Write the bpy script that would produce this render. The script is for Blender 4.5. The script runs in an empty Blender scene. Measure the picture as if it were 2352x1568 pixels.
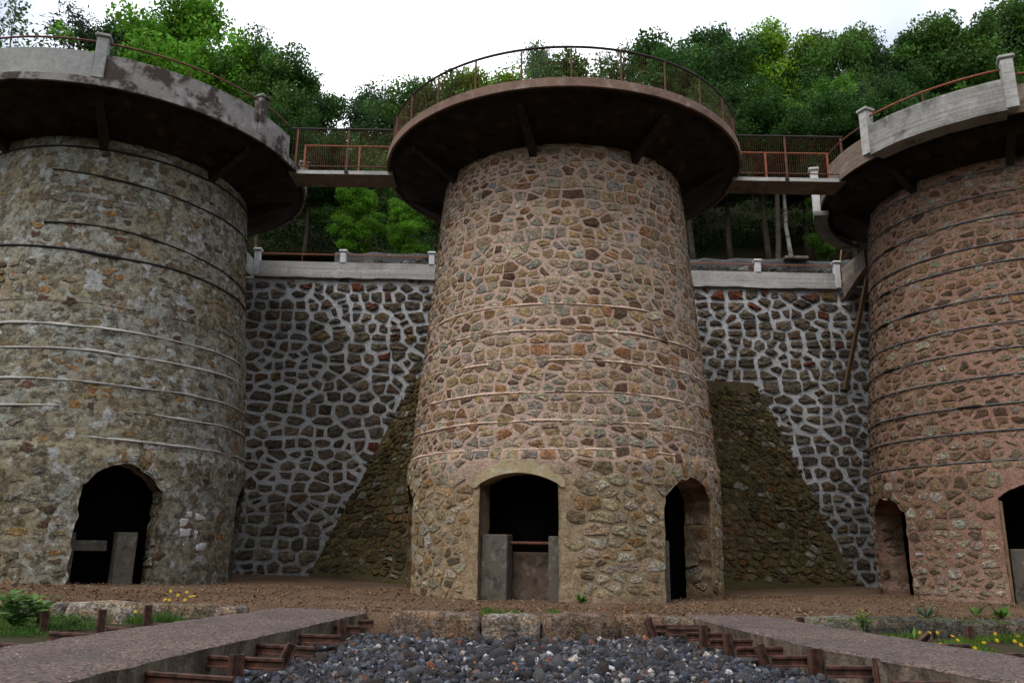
import bpy, math, random
import numpy as np
from mathutils import Matrix, Vector

# ------------------------------------------------------------------ camera, sky, sun, exposure
scene = bpy.context.scene
COL = scene.collection
FPX, PITCH, ROLL, EYE = 1850.0, math.radians(14.4), math.radians(0.9), 1.2   # focal length in px of a 2352 px wide picture

cam_data = bpy.data.cameras.new('camera')
cam_data.sensor_width = 36.0
cam_data.lens = FPX / 2352.0 * 36.0
cam_data.clip_start = 0.05
cam_data.clip_end = 2000.0
cam = bpy.data.objects.new('camera', cam_data)
COL.objects.link(cam)
_r0 = Vector((1, 0, 0)); _u0 = Vector((0, -math.sin(PITCH), math.cos(PITCH))); _f0 = Vector((0, math.cos(PITCH), math.sin(PITCH)))
_r = _r0 * math.cos(ROLL) + _u0 * math.sin(ROLL)
_u = -_r0 * math.sin(ROLL) + _u0 * math.cos(ROLL)
cam.matrix_world = Matrix(((_r.x, _u.x, -_f0.x, 0), (_r.y, _u.y, -_f0.y, 0), (_r.z, _u.z, -_f0.z, EYE), (0, 0, 0, 1)))
scene.camera = cam

SUN_EL, SUN_AZ = math.radians(58), math.radians(215)     # azimuth clockwise from +Y: behind the camera, to its left
world = bpy.data.worlds.new('World'); scene.world = world; world.use_nodes = True
wn, wl = world.node_tree.nodes, world.node_tree.links
wn.clear()
w_out = wn.new('ShaderNodeOutputWorld'); w_bg = wn.new('ShaderNodeBackground')
w_sky = wn.new('ShaderNodeTexSky'); w_sky.sky_type = 'NISHITA'; w_sky.sun_disc = False
w_sky.sun_elevation = SUN_EL; w_sky.sun_rotation = SUN_AZ; w_sky.dust_density = 0.4; w_sky.altitude = 300
w_tc = wn.new('ShaderNodeTexCoord'); w_no = wn.new('ShaderNodeTexNoise'); w_no.inputs['Scale'].default_value = 1.3
w_no.inputs['Detail'].default_value = 4.0
w_rp = wn.new('ShaderNodeValToRGB'); w_rp.color_ramp.elements[0].position = 0.40; w_rp.color_ramp.elements[1].position = 0.58
w_mp = wn.new('ShaderNodeMapping'); w_mp.inputs['Location'].default_value = (1.25, 4.34, 1.84)
w_mx = wn.new('ShaderNodeMix'); w_mx.data_type = 'RGBA'
w_mx.inputs['B'].default_value = (13.2, 13.6, 14.1, 1)     # bright unbroken high cloud
wl.new(w_tc.outputs['Generated'], w_mp.inputs['Vector']); wl.new(w_mp.outputs[0], w_no.inputs['Vector'])
wl.new(w_no.outputs['Fac'], w_rp.inputs[0])
w_fl = wn.new('ShaderNodeMapRange'); w_fl.inputs['To Min'].default_value = 0.25; w_fl.inputs['To Max'].default_value = 1.0
wl.new(w_rp.outputs[0], w_fl.inputs['Value'])
wl.new(w_fl.outputs[0], w_mx.inputs['Factor']); wl.new(w_sky.outputs[0], w_mx.inputs['A'])
wl.new(w_mx.outputs['Result'], w_bg.inputs['Color']); w_bg.inputs['Strength'].default_value = 0.1
wl.new(w_bg.outputs[0], w_out.inputs['Surface'])

sun_data = bpy.data.lights.new('sun', 'SUN'); sun_data.energy = 1.3; sun_data.angle = math.radians(25); sun_data.color = (1.0, 0.96, 0.9)
sun = bpy.data.objects.new('sun', sun_data); COL.objects.link(sun)
sun.location = (0, 0, 60)
_sd = Vector((math.sin(SUN_AZ) * math.cos(SUN_EL), math.cos(SUN_AZ) * math.cos(SUN_EL), math.sin(SUN_EL)))
sun.rotation_euler = _sd.to_track_quat('Z', 'Y').to_euler()
scene.view_settings.view_transform = 'Standard'; scene.view_settings.look = 'None'
scene.view_settings.exposure = 0.62; scene.view_settings.gamma = 1.0; scene.view_settings.use_curve_mapping = False
scene.cycles.max_bounces = 5; scene.cycles.diffuse_bounces = 2; scene.cycles.transparent_max_bounces = 4

# ------------------------------------------------------------------ pixel -> direction (photo seen 2352 px wide)
def ray(px, py):
    u, v = px - 1176.0, py - 784.0
    c, s = math.cos(ROLL), math.sin(ROLL)
    u, v = u * c + v * s, -u * s + v * c
    return (u / FPX, math.cos(PITCH) + v / FPX * math.sin(PITCH), math.sin(PITCH) - v / FPX * math.cos(PITCH))
def on_z(px, py, z):
    d = ray(px, py); t = (z - EYE) / d[2]
    return Vector((d[0] * t, d[1] * t, z))
def on_y(px, py, y):
    d = ray(px, py); t = y / d[1]
    return Vector((d[0] * t, y, EYE + d[2] * t))

# ------------------------------------------------------------------ noise
def _h(ix, iy, iz, seed):
    n = (ix.astype(np.int64) * 374761393 + iy.astype(np.int64) * 668265263 + iz.astype(np.int64) * 2147483647 + seed * 1442695041) & 0xFFFFFFFF
    n = ((n ^ (n >> 13)) * 1274126177) & 0xFFFFFFFF
    n = ((n ^ (n >> 16)) * 2246822519) & 0xFFFFFFFF
    return ((n ^ (n >> 15)) & 0xFFFFFF) / float(0x7FFFFF) - 1.0
def vnoise(P, seed=0):
    P = np.asarray(P, float); i = np.floor(P).astype(np.int64); f = P - i; f = f * f * (3 - 2 * f)
    r = 0
    for a in (0, 1):
        for b in (0, 1):
            for c in (0, 1):
                w = (f[:, 0] if a else 1 - f[:, 0]) * (f[:, 1] if b else 1 - f[:, 1]) * (f[:, 2] if c else 1 - f[:, 2])
                r = r + w * _h(i[:, 0] + a, i[:, 1] + b, i[:, 2] + c, seed)
    return r
def fbm(P, octv=3, seed=0):
    P = np.asarray(P, float); s = 0; a = 1.0; t = 0
    for k in range(octv):
        s = s + a * vnoise(P * (2.03 ** k) + k * 17.3, seed + k); t += a; a *= 0.5
    return s / t

# ------------------------------------------------------------------ materials
def srgb(r, g, b):
    f = lambda c: ((c / 255.0 + 0.055) / 1.055) ** 2.4 if c > 10 else c / 255.0 / 12.92
    return (f(r), f(g), f(b))
class Mat:
    def __init__(s, name, rough=0.9, spec=0.25, coord='Object'):
        s.m = bpy.data.materials.new(name); s.m.use_nodes = True
        s.nt = s.m.node_tree; s.n = s.nt.nodes; s.b = s.n['Principled BSDF']
        s.b.inputs['Roughness'].default_value = rough; s.b.inputs['Specular IOR Level'].default_value = spec
        s.tc = s.n.new('ShaderNodeTexCoord').outputs[coord]
    def link(s, a, b): s.nt.links.new(a, b)
    def mapping(s, scale=(1, 1, 1), loc=(0, 0, 0)):
        m = s.n.new('ShaderNodeMapping'); m.inputs['Scale'].default_value = scale; m.inputs['Location'].default_value = loc
        s.link(s.tc, m.inputs['Vector']); return m.outputs[0]
    def noise(s, scale, detail=4, rough=0.55, vec=None, dist=0.0):
        n = s.n.new('ShaderNodeTexNoise'); n.inputs['Scale'].default_value = scale; n.inputs['Detail'].default_value = detail
        n.inputs['Roughness'].default_value = rough; n.inputs['Distortion'].default_value = dist
        s.link(vec if vec is not None else s.tc, n.inputs['Vector']); return n.outputs['Fac']
    def voro(s, scale, feature='F1', vec=None, out='Distance'):
        n = s.n.new('ShaderNodeTexVoronoi'); n.feature = feature; n.inputs['Scale'].default_value = scale
        s.link(vec if vec is not None else s.tc, n.inputs['Vector']); return n.outputs[out]
    def ramp(s, fac, p0, p1, c0=(0, 0, 0), c1=(1, 1, 1)):
        r = s.n.new('ShaderNodeValToRGB'); e = r.color_ramp.elements
        e[0].position = p0; e[1].position = p1; e[0].color = (*c0, 1); e[1].color = (*c1, 1)
        s.link(fac, r.inputs[0]); return r.outputs[0]
    def mix(s, fac, a, b, mode='MIX'):
        m = s.n.new('ShaderNodeMix'); m.data_type = 'RGBA'; m.blend_type = mode; m.clamp_result = False
        for sock, v in (('Factor', fac), ('A', a), ('B', b)):
            if isinstance(v, (int, float)): m.inputs[sock].default_value = v
            elif isinstance(v, tuple): m.inputs[sock].default_value = (*v, 1)
            else: s.link(v, m.inputs[sock])
        return m.outputs['Result']
    def attr(s, name='col'):
        a = s.n.new('ShaderNodeAttribute'); a.attribute_name = name; return a.outputs['Color']
    def xyz(s, axis):
        x = s.n.new('ShaderNodeSeparateXYZ'); s.link(s.tc, x.inputs[0]); return x.outputs[axis]
    def bump(s, h, strength=0.5, dist=0.02):
        b = s.n.new('ShaderNodeBump'); b.inputs['Strength'].default_value = strength; b.inputs['Distance'].default_value = dist
        s.link(h, b.inputs['Height']); s.link(b.outputs[0], s.b.inputs['Normal']); return b
    def color(s, c):
        if isinstance(c, tuple): s.b.inputs['Base Color'].default_value = (*c, 1)
        else: s.link(c, s.b.inputs['Base Color'])
        return s.m

def m_stone(name, rough=0.92, lo=0.6, hi=1.5, crack=0.5, scale=7.0, shift=(1.22, 0.98, 0.70), vein=0.3):
    k = Mat(name, rough, 0.22)
    c = k.attr()
    c = k.mix(k.ramp(k.noise(scale * 0.8, 5, 0.6, k.mapping((1, 1, 1.4), (4, 2, 7))), 0.42, 0.62), c, k.mix(1.0, c, shift, 'MULTIPLY'))
    c = k.mix(1.0, c, k.ramp(k.noise(scale, 7, 0.68), 0.32, 0.68, (lo,) * 3, (hi,) * 3), 'MULTIPLY')
    c = k.mix(1.0, c, k.ramp(k.noise(scale * 5, 4, 0.6), 0.36, 0.55, (crack,) * 3, (1.06,) * 3), 'MULTIPLY')
    v = k.n.new('ShaderNodeValToRGB'); e = v.color_ramp.elements; e[0].position = 0.455; e[0].color = (1, 1, 1, 1); e[1].position = 0.545; e[1].color = (1, 1, 1, 1)
    m = v.color_ramp.elements.new(0.5); m.color = (vein, vein, vein, 1)
    k.link(k.noise(scale * 0.9, 4, 0.6, k.mapping((1, 1, 1.9), (11, 5, 3))), v.inputs[0])
    c = k.mix(1.0, c, v.outputs[0], 'MULTIPLY')
    k.bump(k.noise(scale * 2.6, 7, 0.72), 1.0, 0.05)
    return k.color(c)
def m_mortar(name, base, alt, pale, dark, zlow=None, lowc=None, dark_amt=(0.62, 0.8)):
    k = Mat(name, 0.95, 0.15)
    c = k.mix(k.ramp(k.noise(1.1, 5, 0.6), 0.38, 0.62), base, alt)
    c = k.mix(k.ramp(k.noise(2.7, 6, 0.65), 0.58, 0.72), c, pale)
    if zlow is not None:
        n = k.n.new('ShaderNodeMath'); n.operation = 'MULTIPLY_ADD'; n.inputs[1].default_value = 1.6; n.inputs[2].default_value = -0.8
        k.link(k.noise(0.9, 4), n.inputs[0])
        a = k.n.new('ShaderNodeMath'); a.operation = 'ADD'; k.link(n.outputs[0], a.inputs[0]); k.link(k.xyz('Z'), a.inputs[1])
        r = k.n.new('ShaderNodeMapRange'); r.inputs['From Min'].default_value = zlow - 0.35; r.inputs['From Max'].default_value = zlow + 0.35
        r.inputs['To Min'].default_value = 1; r.inputs['To Max'].default_value = 0
        k.link(a.outputs[0], r.inputs['Value'])
        c = k.mix(r.outputs[0], c, k.mix(k.ramp(k.noise(5, 5), 0.4, 0.62), lowc[0], lowc[1]))
    st = k.mapping((1.3, 1.3, 0.45))
    c = k.mix(k.ramp(k.noise(1.6, 6, 0.65, st), *dark_amt), c, dark)
    c = k.mix(1.0, c, k.ramp(k.noise(17, 6, 0.7), 0.34, 0.62, (0.55,) * 3, (1.15,) * 3), 'MULTIPLY')
    k.bump(k.noise(9, 8, 0.72), 1.0, 0.045)
    return k.color(c)
def m_plaster_left():
    k = Mat('weathered_grey_plaster', 0.95, 0.15)
    c = k.mix(k.ramp(k.noise(0.55, 4), 0.42, 0.6), (0.265, 0.26, 0.225), (0.265, 0.225, 0.15))
    c = k.mix(k.ramp(k.noise(3.4, 7, 0.7), 0.5, 0.56), c, (0.135, 0.11, 0.075))
    c = k.mix(k.ramp(k.noise(2.3, 6, 0.62), 0.565, 0.60), c, (0.36, 0.36, 0.34))
    c = k.mix(k.ramp(k.noise(1.3, 6, 0.68, k.mapping((1.5, 1.5, 0.4), (7, 0, 0))), 0.60, 0.72), c, (0.045, 0.04, 0.032))
    c = k.mix(k.ramp(k.noise(0.9, 5, 0.6, k.mapping((1.6, 1.6, 0.5), (3, 9, 0))), 0.66, 0.72), c, (0.22, 0.085, 0.03))
    c = k.mix(1.0, c, k.ramp(k.noise(9, 8, 0.75), 0.36, 0.6, (0.5,) * 3, (1.2,) * 3), 'MULTIPLY')
    k.bump(k.noise(7.5, 8, 0.72), 1.0, 0.05)
    return k.color(c)
def m_concrete(name, base, stain, pale=None, scale=1.0, board=None, rough=0.9, stain_amt=(0.5, 0.68)):
    k = Mat(name, rough, 0.25)
    c = k.mix(k.ramp(k.noise(1.4 * scale, 6, 0.65), *stain_amt), base, stain)
    if pale: c = k.mix(k.ramp(k.noise(2.1 * scale, 5, 0.6, k.mapping((1, 1, 1), (5, 3, 1))), 0.54, 0.66), c, pale)
    c = k.mix(1.0, c, k.ramp(k.noise(14 * scale, 5, 0.6), 0.33, 0.62, (0.82,) * 3, (1.08,) * 3), 'MULTIPLY')
    h = k.noise(18 * scale, 6, 0.7)
    if board is not None:                       # board-marked formwork: fine horizontal relief and tone
        w = k.noise(1.0, 3, 0.5, k.mapping((0.25, 0.25, board)))
        c = k.mix(1.0, c, k.ramp(w, 0.35, 0.65, (0.74,) * 3, (1.12,) * 3), 'MULTIPLY')
    k.bump(h, 0.35, 0.012)
    return k.color(c)
def m_metal(name, base, alt, rough=0.75):
    k = Mat(name, rough, 0.35)
    c = k.mix(k.ramp(k.noise(9, 6, 0.65), 0.4, 0.62), base, alt)
    c = k.mix(1.0, c, k.ramp(k.noise(60, 4, 0.6), 0.35, 0.6, (0.6,) * 3, (1.15,) * 3), 'MULTIPLY')
    k.bump(k.noise(45, 4), 0.35, 0.006)
    return k.color(c)
def m_leaf(name, trans=0.35, rough=0.6):
    m = bpy.data.materials.new(name); m.use_nodes = True; nt = m.node_tree; n = nt.nodes
    b = n['Principled BSDF']; b.inputs['Roughness'].default_value = rough; b.inputs['Specular IOR Level'].default_value = 0.15
    a = n.new('ShaderNodeAttribute'); a.attribute_name = 'col'
    o = n.new('ShaderNodeObjectInfo'); mx = n.new('ShaderNodeMix'); mx.data_type = 'RGBA'; mx.blend_type = 'MULTIPLY'; mx.inputs['Factor'].default_value = 1
    nt.links.new(a.outputs['Color'], mx.inputs['A']); nt.links.new(o.outputs['Color'], mx.inputs['B'])
    nt.links.new(mx.outputs['Result'], b.inputs['Base Color'])
    t = n.new('ShaderNodeBsdfTranslucent'); nt.links.new(mx.outputs['Result'], t.inputs['Color'])
    ms = n.new('ShaderNodeMixShader'); ms.inputs[0].default_value = trans
    nt.links.new(b.outputs[0], ms.inputs[1]); nt.links.new(t.outputs[0], ms.inputs[2])
    nt.links.new(ms.outputs[0], n['Material Output'].inputs['Surface'])
    return m

M = {}
M['stone_mid'] = m_stone('rubble_stone_ochre')
M['stone_right'] = m_stone('rubble_stone_grey_brown')
M['stone_left'] = m_stone('rubble_stone_weathered', lo=0.5, hi=1.45, crack=0.5)
M['stone_wall'] = m_stone('wall_stone_dark', lo=0.45, hi=1.5, crack=0.3, scale=6)
M['stone_moss'] = m_stone('buttress_stone_mossy', lo=0.35, hi=1.4, crack=0.3, scale=6)
M['stone_kerb'] = m_stone('kerb_stone', lo=0.4, hi=1.35, crack=0.35, scale=5)
M['slag'] = m_stone('slag', rough=0.55, lo=0.5, hi=1.5, crack=0.5, scale=9)
M['chip'] = m_stone('stone_chip', lo=0.6, hi=1.3, crack=0.5, scale=12)
M['mortar_mid'] = m_mortar('pink_mortar', (0.47, 0.33, 0.262), (0.42, 0.295, 0.228), (0.52, 0.37, 0.30), (0.22, 0.15, 0.112), 3.0, ((0.34, 0.26, 0.165), (0.25, 0.175, 0.108)))
M['mortar_seam'] = m_mortar('fresh_pink_mortar', (0.66, 0.48, 0.385), (0.60, 0.43, 0.34), (0.70, 0.53, 0.43), (0.5, 0.35, 0.27))
M['mortar_right'] = m_mortar('red_mortar', (0.30, 0.175, 0.128), (0.27, 0.16, 0.115), (0.33, 0.20, 0.15), (0.11, 0.074, 0.055), 0.9, ((0.36, 0.235, 0.17), (0.30, 0.185, 0.135)))
M['mortar_wall'] = m_mortar('white_lime_mortar', (0.58, 0.59, 0.61), (0.46, 0.47, 0.49), (0.72, 0.73, 0.75), (0.22, 0.22, 0.22), 3.0, ((0.40, 0.405, 0.41), (0.26, 0.26, 0.255)), (0.66, 0.82))
M['mortar_buttress'] = m_mortar('mossy_mortar', (0.105, 0.082, 0.038), (0.085, 0.072, 0.03), (0.14, 0.12, 0.065), (0.035, 0.028, 0.015))
M['mortar_rubble'] = m_mortar('dark_rubble_mortar', (0.085, 0.085, 0.085), (0.06, 0.06, 0.06), (0.13, 0.13, 0.13), (0.03, 0.03, 0.03))
M['plaster_left'] = m_plaster_left()
M['interior_shade'] = m_concrete('interior_shade_black', (0.0025, 0.002, 0.0018), (0.004, 0.003, 0.0025))  # near-black colour paints the darkness inside the doorways
M['interior_shade'].node_tree.nodes['Principled BSDF'].inputs['Specular IOR Level'].default_value = 0.0
M['conc_new'] = m_concrete('smooth_grey_concrete', (0.27, 0.265, 0.255), (0.20, 0.20, 0.195), (0.33, 0.325, 0.315), 0.7)
M['conc_old'] = m_concrete('patched_old_concrete', (0.225, 0.205, 0.19), (0.055, 0.042, 0.034), (0.31, 0.29, 0.28), 1.0, None, 0.9, (0.46, 0.54))
M['conc_disc'] = m_concrete('reddish_concrete', (0.20, 0.125, 0.095), (0.13, 0.08, 0.06), (0.26, 0.19, 0.155), 1.2)
M['conc_board'] = m_concrete('board_marked_concrete', (0.255, 0.245, 0.225), (0.11, 0.105, 0.095), (0.33, 0.32, 0.30), 1.0, 14.0, 0.9, (0.5, 0.66))
M['conc_brown'] = m_concrete('brown_board_concrete', (0.22, 0.165, 0.125), (0.12, 0.075, 0.055), (0.28, 0.24, 0.20), 1.0, 9.0)
M['conc_coping'] = m_concrete('pale_coping_concrete', (0.40, 0.385, 0.36), (0.26, 0.25, 0.235), (0.47, 0.46, 0.44), 0.8, 10.0)
M['conc_white'] = m_concrete('whitewashed_concrete', (0.52, 0.51, 0.50), (0.38, 0.37, 0.36), (0.6, 0.6, 0.6), 1.5)
M['conc_arch'] = m_concrete('ochre_arch_concrete', (0.34, 0.27, 0.16), (0.24, 0.18, 0.10), (0.42, 0.37, 0.27), 1.6)
M['conc_door'] = m_concrete('stained_door_concrete', (0.095, 0.083, 0.066), (0.045, 0.036, 0.028), (0.15, 0.14, 0.125), 2.2)
M['soffit'] = m_concrete('shade_dark_stained_soffit', (0.018, 0.011, 0.0065), (0.005, 0.0035, 0.003), (0.05, 0.03, 0.015), 1.1, 3.0)  # underside shade is put into this near-black colour; the brown stains are its own
M['rib'] = m_concrete('shade_darkened_bracket', (0.03, 0.021, 0.013), (0.01, 0.007, 0.005), (0.045, 0.032, 0.018), 1.5)  # colour darkened to carry the shade under the platforms
M['rust'] = m_metal('rusty_iron', (0.15, 0.052, 0.026), (0.07, 0.027, 0.016))
M['rust_orange'] = m_metal('orange_rusty_iron', (0.30, 0.085, 0.03), (0.20, 0.06, 0.025))
M['rust_rail'] = m_metal('rail_iron', (0.10, 0.04, 0.026), (0.03, 0.016, 0.012), 0.6)
M['iron_dark'] = m_metal('dark_iron', (0.02, 0.014, 0.012), (0.035, 0.018, 0.013))
M['cable_black'] = m_metal('black_cable', (0.012, 0.012, 0.012), (0.02, 0.018, 0.016))
M['cable_steel'] = m_metal('steel_cable', (0.13, 0.14, 0.15), (0.08, 0.085, 0.09), 0.5)
M['timber'] = m_concrete('weathered_timber', (0.19, 0.12, 0.065), (0.11, 0.07, 0.04), None, 2.5)
M['bark'] = m_concrete('bark', (0.045, 0.032, 0.022), (0.02, 0.015, 0.011), (0.07, 0.055, 0.04), 2.5)
M['bark_birch'] = m_concrete('pale_birch_bark', (0.16, 0.15, 0.13), (0.05, 0.042, 0.034), (0.21, 0.2, 0.18), 1.8, None, 0.9, (0.5, 0.6))
M['leaf'] = m_leaf('leaf')
M['grass'] = m_leaf('grass_blade', 0.3)
k = Mat('yellow_petals', 0.7); M['petal'] = k.color((0.75, 0.48, 0.01))
k = Mat('dry_leaf', 0.8); M['dry_leaf'] = k.color(k.mix(k.ramp(k.noise(20), 0.4, 0.6), (0.42, 0.22, 0.08), (0.3, 0.13, 0.05)))
# dirt, path, slag bed and hillside
k = Mat('brown_dirt', 0.97, 0.1)
c = k.mix(k.ramp(k.noise(0.8, 6, 0.6), 0.38, 0.65), (0.165, 0.105, 0.067), (0.11, 0.07, 0.046))
c = k.mix(1.0, c, k.ramp(k.noise(22, 7, 0.75), 0.35, 0.62, (0.5,) * 3, (1.3,) * 3), 'MULTIPLY')
k.bump(k.noise(16, 8, 0.75), 1.0, 0.05); M['dirt'] = k.color(c)
k = Mat('path_aggregate_concrete', 0.9, 0.25)
c = k.mix(k.ramp(k.noise(0.9, 5, 0.6), 0.4, 0.62), (0.165, 0.113, 0.092), (0.115, 0.083, 0.072))
c = k.mix(k.ramp(k.voro(34, 'F1', None, 'Color'), 0.55, 0.62), c, (0.055, 0.047, 0.047))
c = k.mix(k.ramp(k.voro(52, 'F1', k.mapping((1, 1, 1), (3, 1, 0)), 'Color'), 0.90, 0.93), c, (0.42, 0.40, 0.38))
c = k.mix(1.0, c, k.ramp(k.noise(40, 6, 0.7), 0.34, 0.6, (0.55,) * 3, (1.25,) * 3), 'MULTIPLY')
k.bump(k.noise(38, 6, 0.75), 0.8, 0.02); M['path'] = k.color(c)
k = Mat('path_side_concrete', 0.95, 0.15)
c = k.mix(k.ramp(k.noise(3.0, 6, 0.65, k.mapping((1, 1, 0.4))), 0.4, 0.62), (0.26, 0.20, 0.145), (0.10, 0.075, 0.056))
c = k.mix(1.0, c, k.ramp(k.noise(30, 6, 0.7), 0.34, 0.6, (0.5,) * 3, (1.2,) * 3), 'MULTIPLY')
k.bump(k.noise(20, 7, 0.75), 1.0, 0.05); M['path_side'] = k.color(c)
k = Mat('slag_dust', 0.9, 0.2); c = k.mix(k.ramp(k.noise(8, 6), 0.4, 0.6), (0.028, 0.027, 0.031), (0.06, 0.055, 0.055)); k.bump(k.noise(25, 6), 1, .05); M['slag_dust'] = k.color(c)
k = Mat('soil', 0.97, 0.1); c = k.mix(k.ramp(k.noise(2.2, 6), 0.42, 0.62), (0.055, 0.042, 0.025), (0.035, 0.04, 0.018)); k.bump(k.noise(12, 6), 1, .05); M['soil'] = k.color(c)
k = Mat('forest_floor', 0.97, 0.05); c = k.mix(k.ramp(k.noise(0.5, 6), 0.4, 0.62), (0.018, 0.022, 0.008), (0.03, 0.022, 0.012)); k.bump(k.noise(4, 6), 1, .1); M['forest_floor'] = k.color(c)

# ------------------------------------------------------------------ object helpers
def tag(o, label=None, cat=None, group=None, kind=None):
    if label: o['label'] = label
    if cat: o['category'] = cat
    if group: o['group'] = group
    if kind: o['kind'] = kind
    return o
def empty(name, loc, label, cat, group=None, rotz=0.0):
    o = bpy.data.objects.new(name, None); COL.objects.link(o)
    o.empty_display_size = 0.3; o.location = loc; o.rotation_euler = (0, 0, rotz)
    return tag(o, label, cat, group)
def mesh_data(name, verts, faces, mat, cols=None, smooth=False):
    me = bpy.data.meshes.new(name)
    V = np.asarray(verts, np.float32).reshape(-1, 3)
    if isinstance(faces, np.ndarray):
        k = faces.shape[1]; n = faces.shape[0]
        me.vertices.add(len(V)); me.vertices.foreach_set('co', V.ravel())
        me.loops.add(n * k); me.loops.foreach_set('vertex_index', faces.astype(np.int32).ravel())
        me.polygons.add(n); me.polygons.foreach_set('loop_start', np.arange(0, n * k, k, dtype=np.int32))
        me.update(calc_edges=True)
    else:
        me.from_pydata(V.tolist(), [], faces)
    if smooth: me.polygons.foreach_set('use_smooth', np.ones(len(me.polygons), bool))
    if cols is not None:
        a = me.attributes.new('col', 'FLOAT_COLOR', 'POINT')
        C = np.asarray(cols, np.float32)
        if C.ndim == 1: C = np.tile(C, (len(V), 1))
        C4 = np.ones((len(V), 4), np.float32); C4[:, :3] = C[:, :3]
        a.data.foreach_set('color', C4.ravel())
    if mat is not None: me.materials.append(mat)
    me.validate()
    return me
def put(name, me, parent=None, loc=(0, 0, 0), rot=(0, 0, 0), scale=None):
    o = bpy.data.objects.new(name, me); COL.objects.link(o)
    o.location = loc; o.rotation_euler = rot
    if scale is not None: o.scale = scale if hasattr(scale, '__len__') else (scale,) * 3
    if parent is not None: o.parent = parent
    return o
def mobj(name, verts, faces, mat, parent=None, cols=None, smooth=False, loc=(0, 0, 0), rot=(0, 0, 0)):
    return put(name, mesh_data(name, verts, faces, mat, cols, smooth), parent, loc, rot)
class MB:
    def __init__(s): s.v = []; s.f = []
    def add(s, verts, faces):
        n = len(s.v); s.v += [tuple(map(float, p)) for p in verts]; s.f += [tuple(int(i) + n for i in q) for q in faces]; return s
    def box(s, x0, x1, y0, y1, z0, z1, ch=0.0):
        if ch <= 0:
            v = [(x, y, z) for z in (z0, z1) for y in (y0, y1) for x in (x0, x1)]
            return s.add(v, [(0, 2, 3, 1), (4, 5, 7, 6), (0, 1, 5, 4), (1, 3, 7, 5), (3, 2, 6, 7), (2, 0, 4, 6)])
        v = []
        for z, c in ((z0, ch), (z0 + ch, 0), (z1 - ch, 0), (z1, ch)):
            a, b, d, e = x0 + c, x1 - c, y0 + c, y1 - c
            g = ch if c == 0 else ch * 0.6
            v += [(a + g, d, z), (b - g, d, z), (b, d + g, z), (b, e - g, z), (b - g, e, z), (a + g, e, z), (a, e - g, z), (a, d + g, z)]
        f = [tuple(range(7, -1, -1)), tuple(range(24, 32))]
        for r in range(3):
            for i in range(8):
                j = (i + 1) % 8; f.append((r * 8 + i, r * 8 + j, r * 8 + 8 + j, r * 8 + 8 + i))
        return s.add(v, f)
    def tube(s, pts, r, n=6, closed=False, radii=None):
        pts = [Vector(p) for p in pts]; m = len(pts); rings = []
        for i, p in enumerate(pts):
            a = pts[(i - 1) % m] if (i > 0 or closed) else p
            b = pts[(i + 1) % m] if (i < m - 1 or closed) else p
            t = (b - a).normalized() if (b - a).length > 1e-9 else Vector((0, 0, 1))
            up = Vector((0, 0, 1)) if abs(t.z) < 0.95 else Vector((1, 0, 0))
            x = t.cross(up).normalized(); y = x.cross(t).normalized()
            rr = radii[i] if radii else r
            rings.append([p + (x * math.cos(2 * math.pi * k / n) + y * math.sin(2 * math.pi * k / n)) * rr for k in range(n)])
        v = [q for rg in rings for q in rg]; f = []
        for i in range(m if closed else m - 1):
            j = (i + 1) % m
            for k in range(n):
                l = (k + 1) % n; f.append((i * n + k, i * n + l, j * n + l, j * n + k))
        if not closed: f += [tuple(range(n - 1, -1, -1)), tuple((m - 1) * n + k for k in range(n))]
        return s.add(v, f)
    def sector(s, a0, a1, r0, r1, z0, z1, step=3.0, r1b=None):
        """solid ring sector, angles in degrees measured from the front (-Y) towards +X; r1b = outer radius at the bottom"""
        n = max(1, int(math.ceil((a1 - a0) / step))); v = []
        for i in range(n + 1):
            a = math.radians(a0 + (a1 - a0) * i / n); sx, sy = math.sin(a), -math.cos(a)
            for r, z in ((r0, z0), (r1 if r1b is None else r1b, z0), (r1, z1), (r0, z1)): v.append((sx * r, sy * r, z))
        f = []
        for i in range(n):
            for k in range(4):
                l = (k + 1) % 4; f.append((i * 4 + k, i * 4 + 4 + k, i * 4 + 4 + l, i * 4 + l))
        if a1 - a0 < 359.9: f += [(0, 1, 2, 3), (n * 4 + 3, n * 4 + 2, n * 4 + 1, n * 4)]
        return s.add(v, f)
    def build(s, name, mat, parent=None, loc=(0, 0, 0), rot=(0, 0, 0), smooth=False, cols=None):
        return mobj(name, s.v, s.f, mat, parent, cols, smooth, loc, rot)
def grid_mesh(X, Y, Z):
    h, w = X.shape
    V = np.stack([X.ravel(), Y.ravel(), Z.ravel()], 1)
    i = np.arange(h * w).reshape(h, w)
    F = np.stack([i[:-1, :-1].ravel(), i[:-1, 1:].ravel(), i[1:, 1:].ravel(), i[1:, :-1].ravel()], 1)
    return V, F

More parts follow.
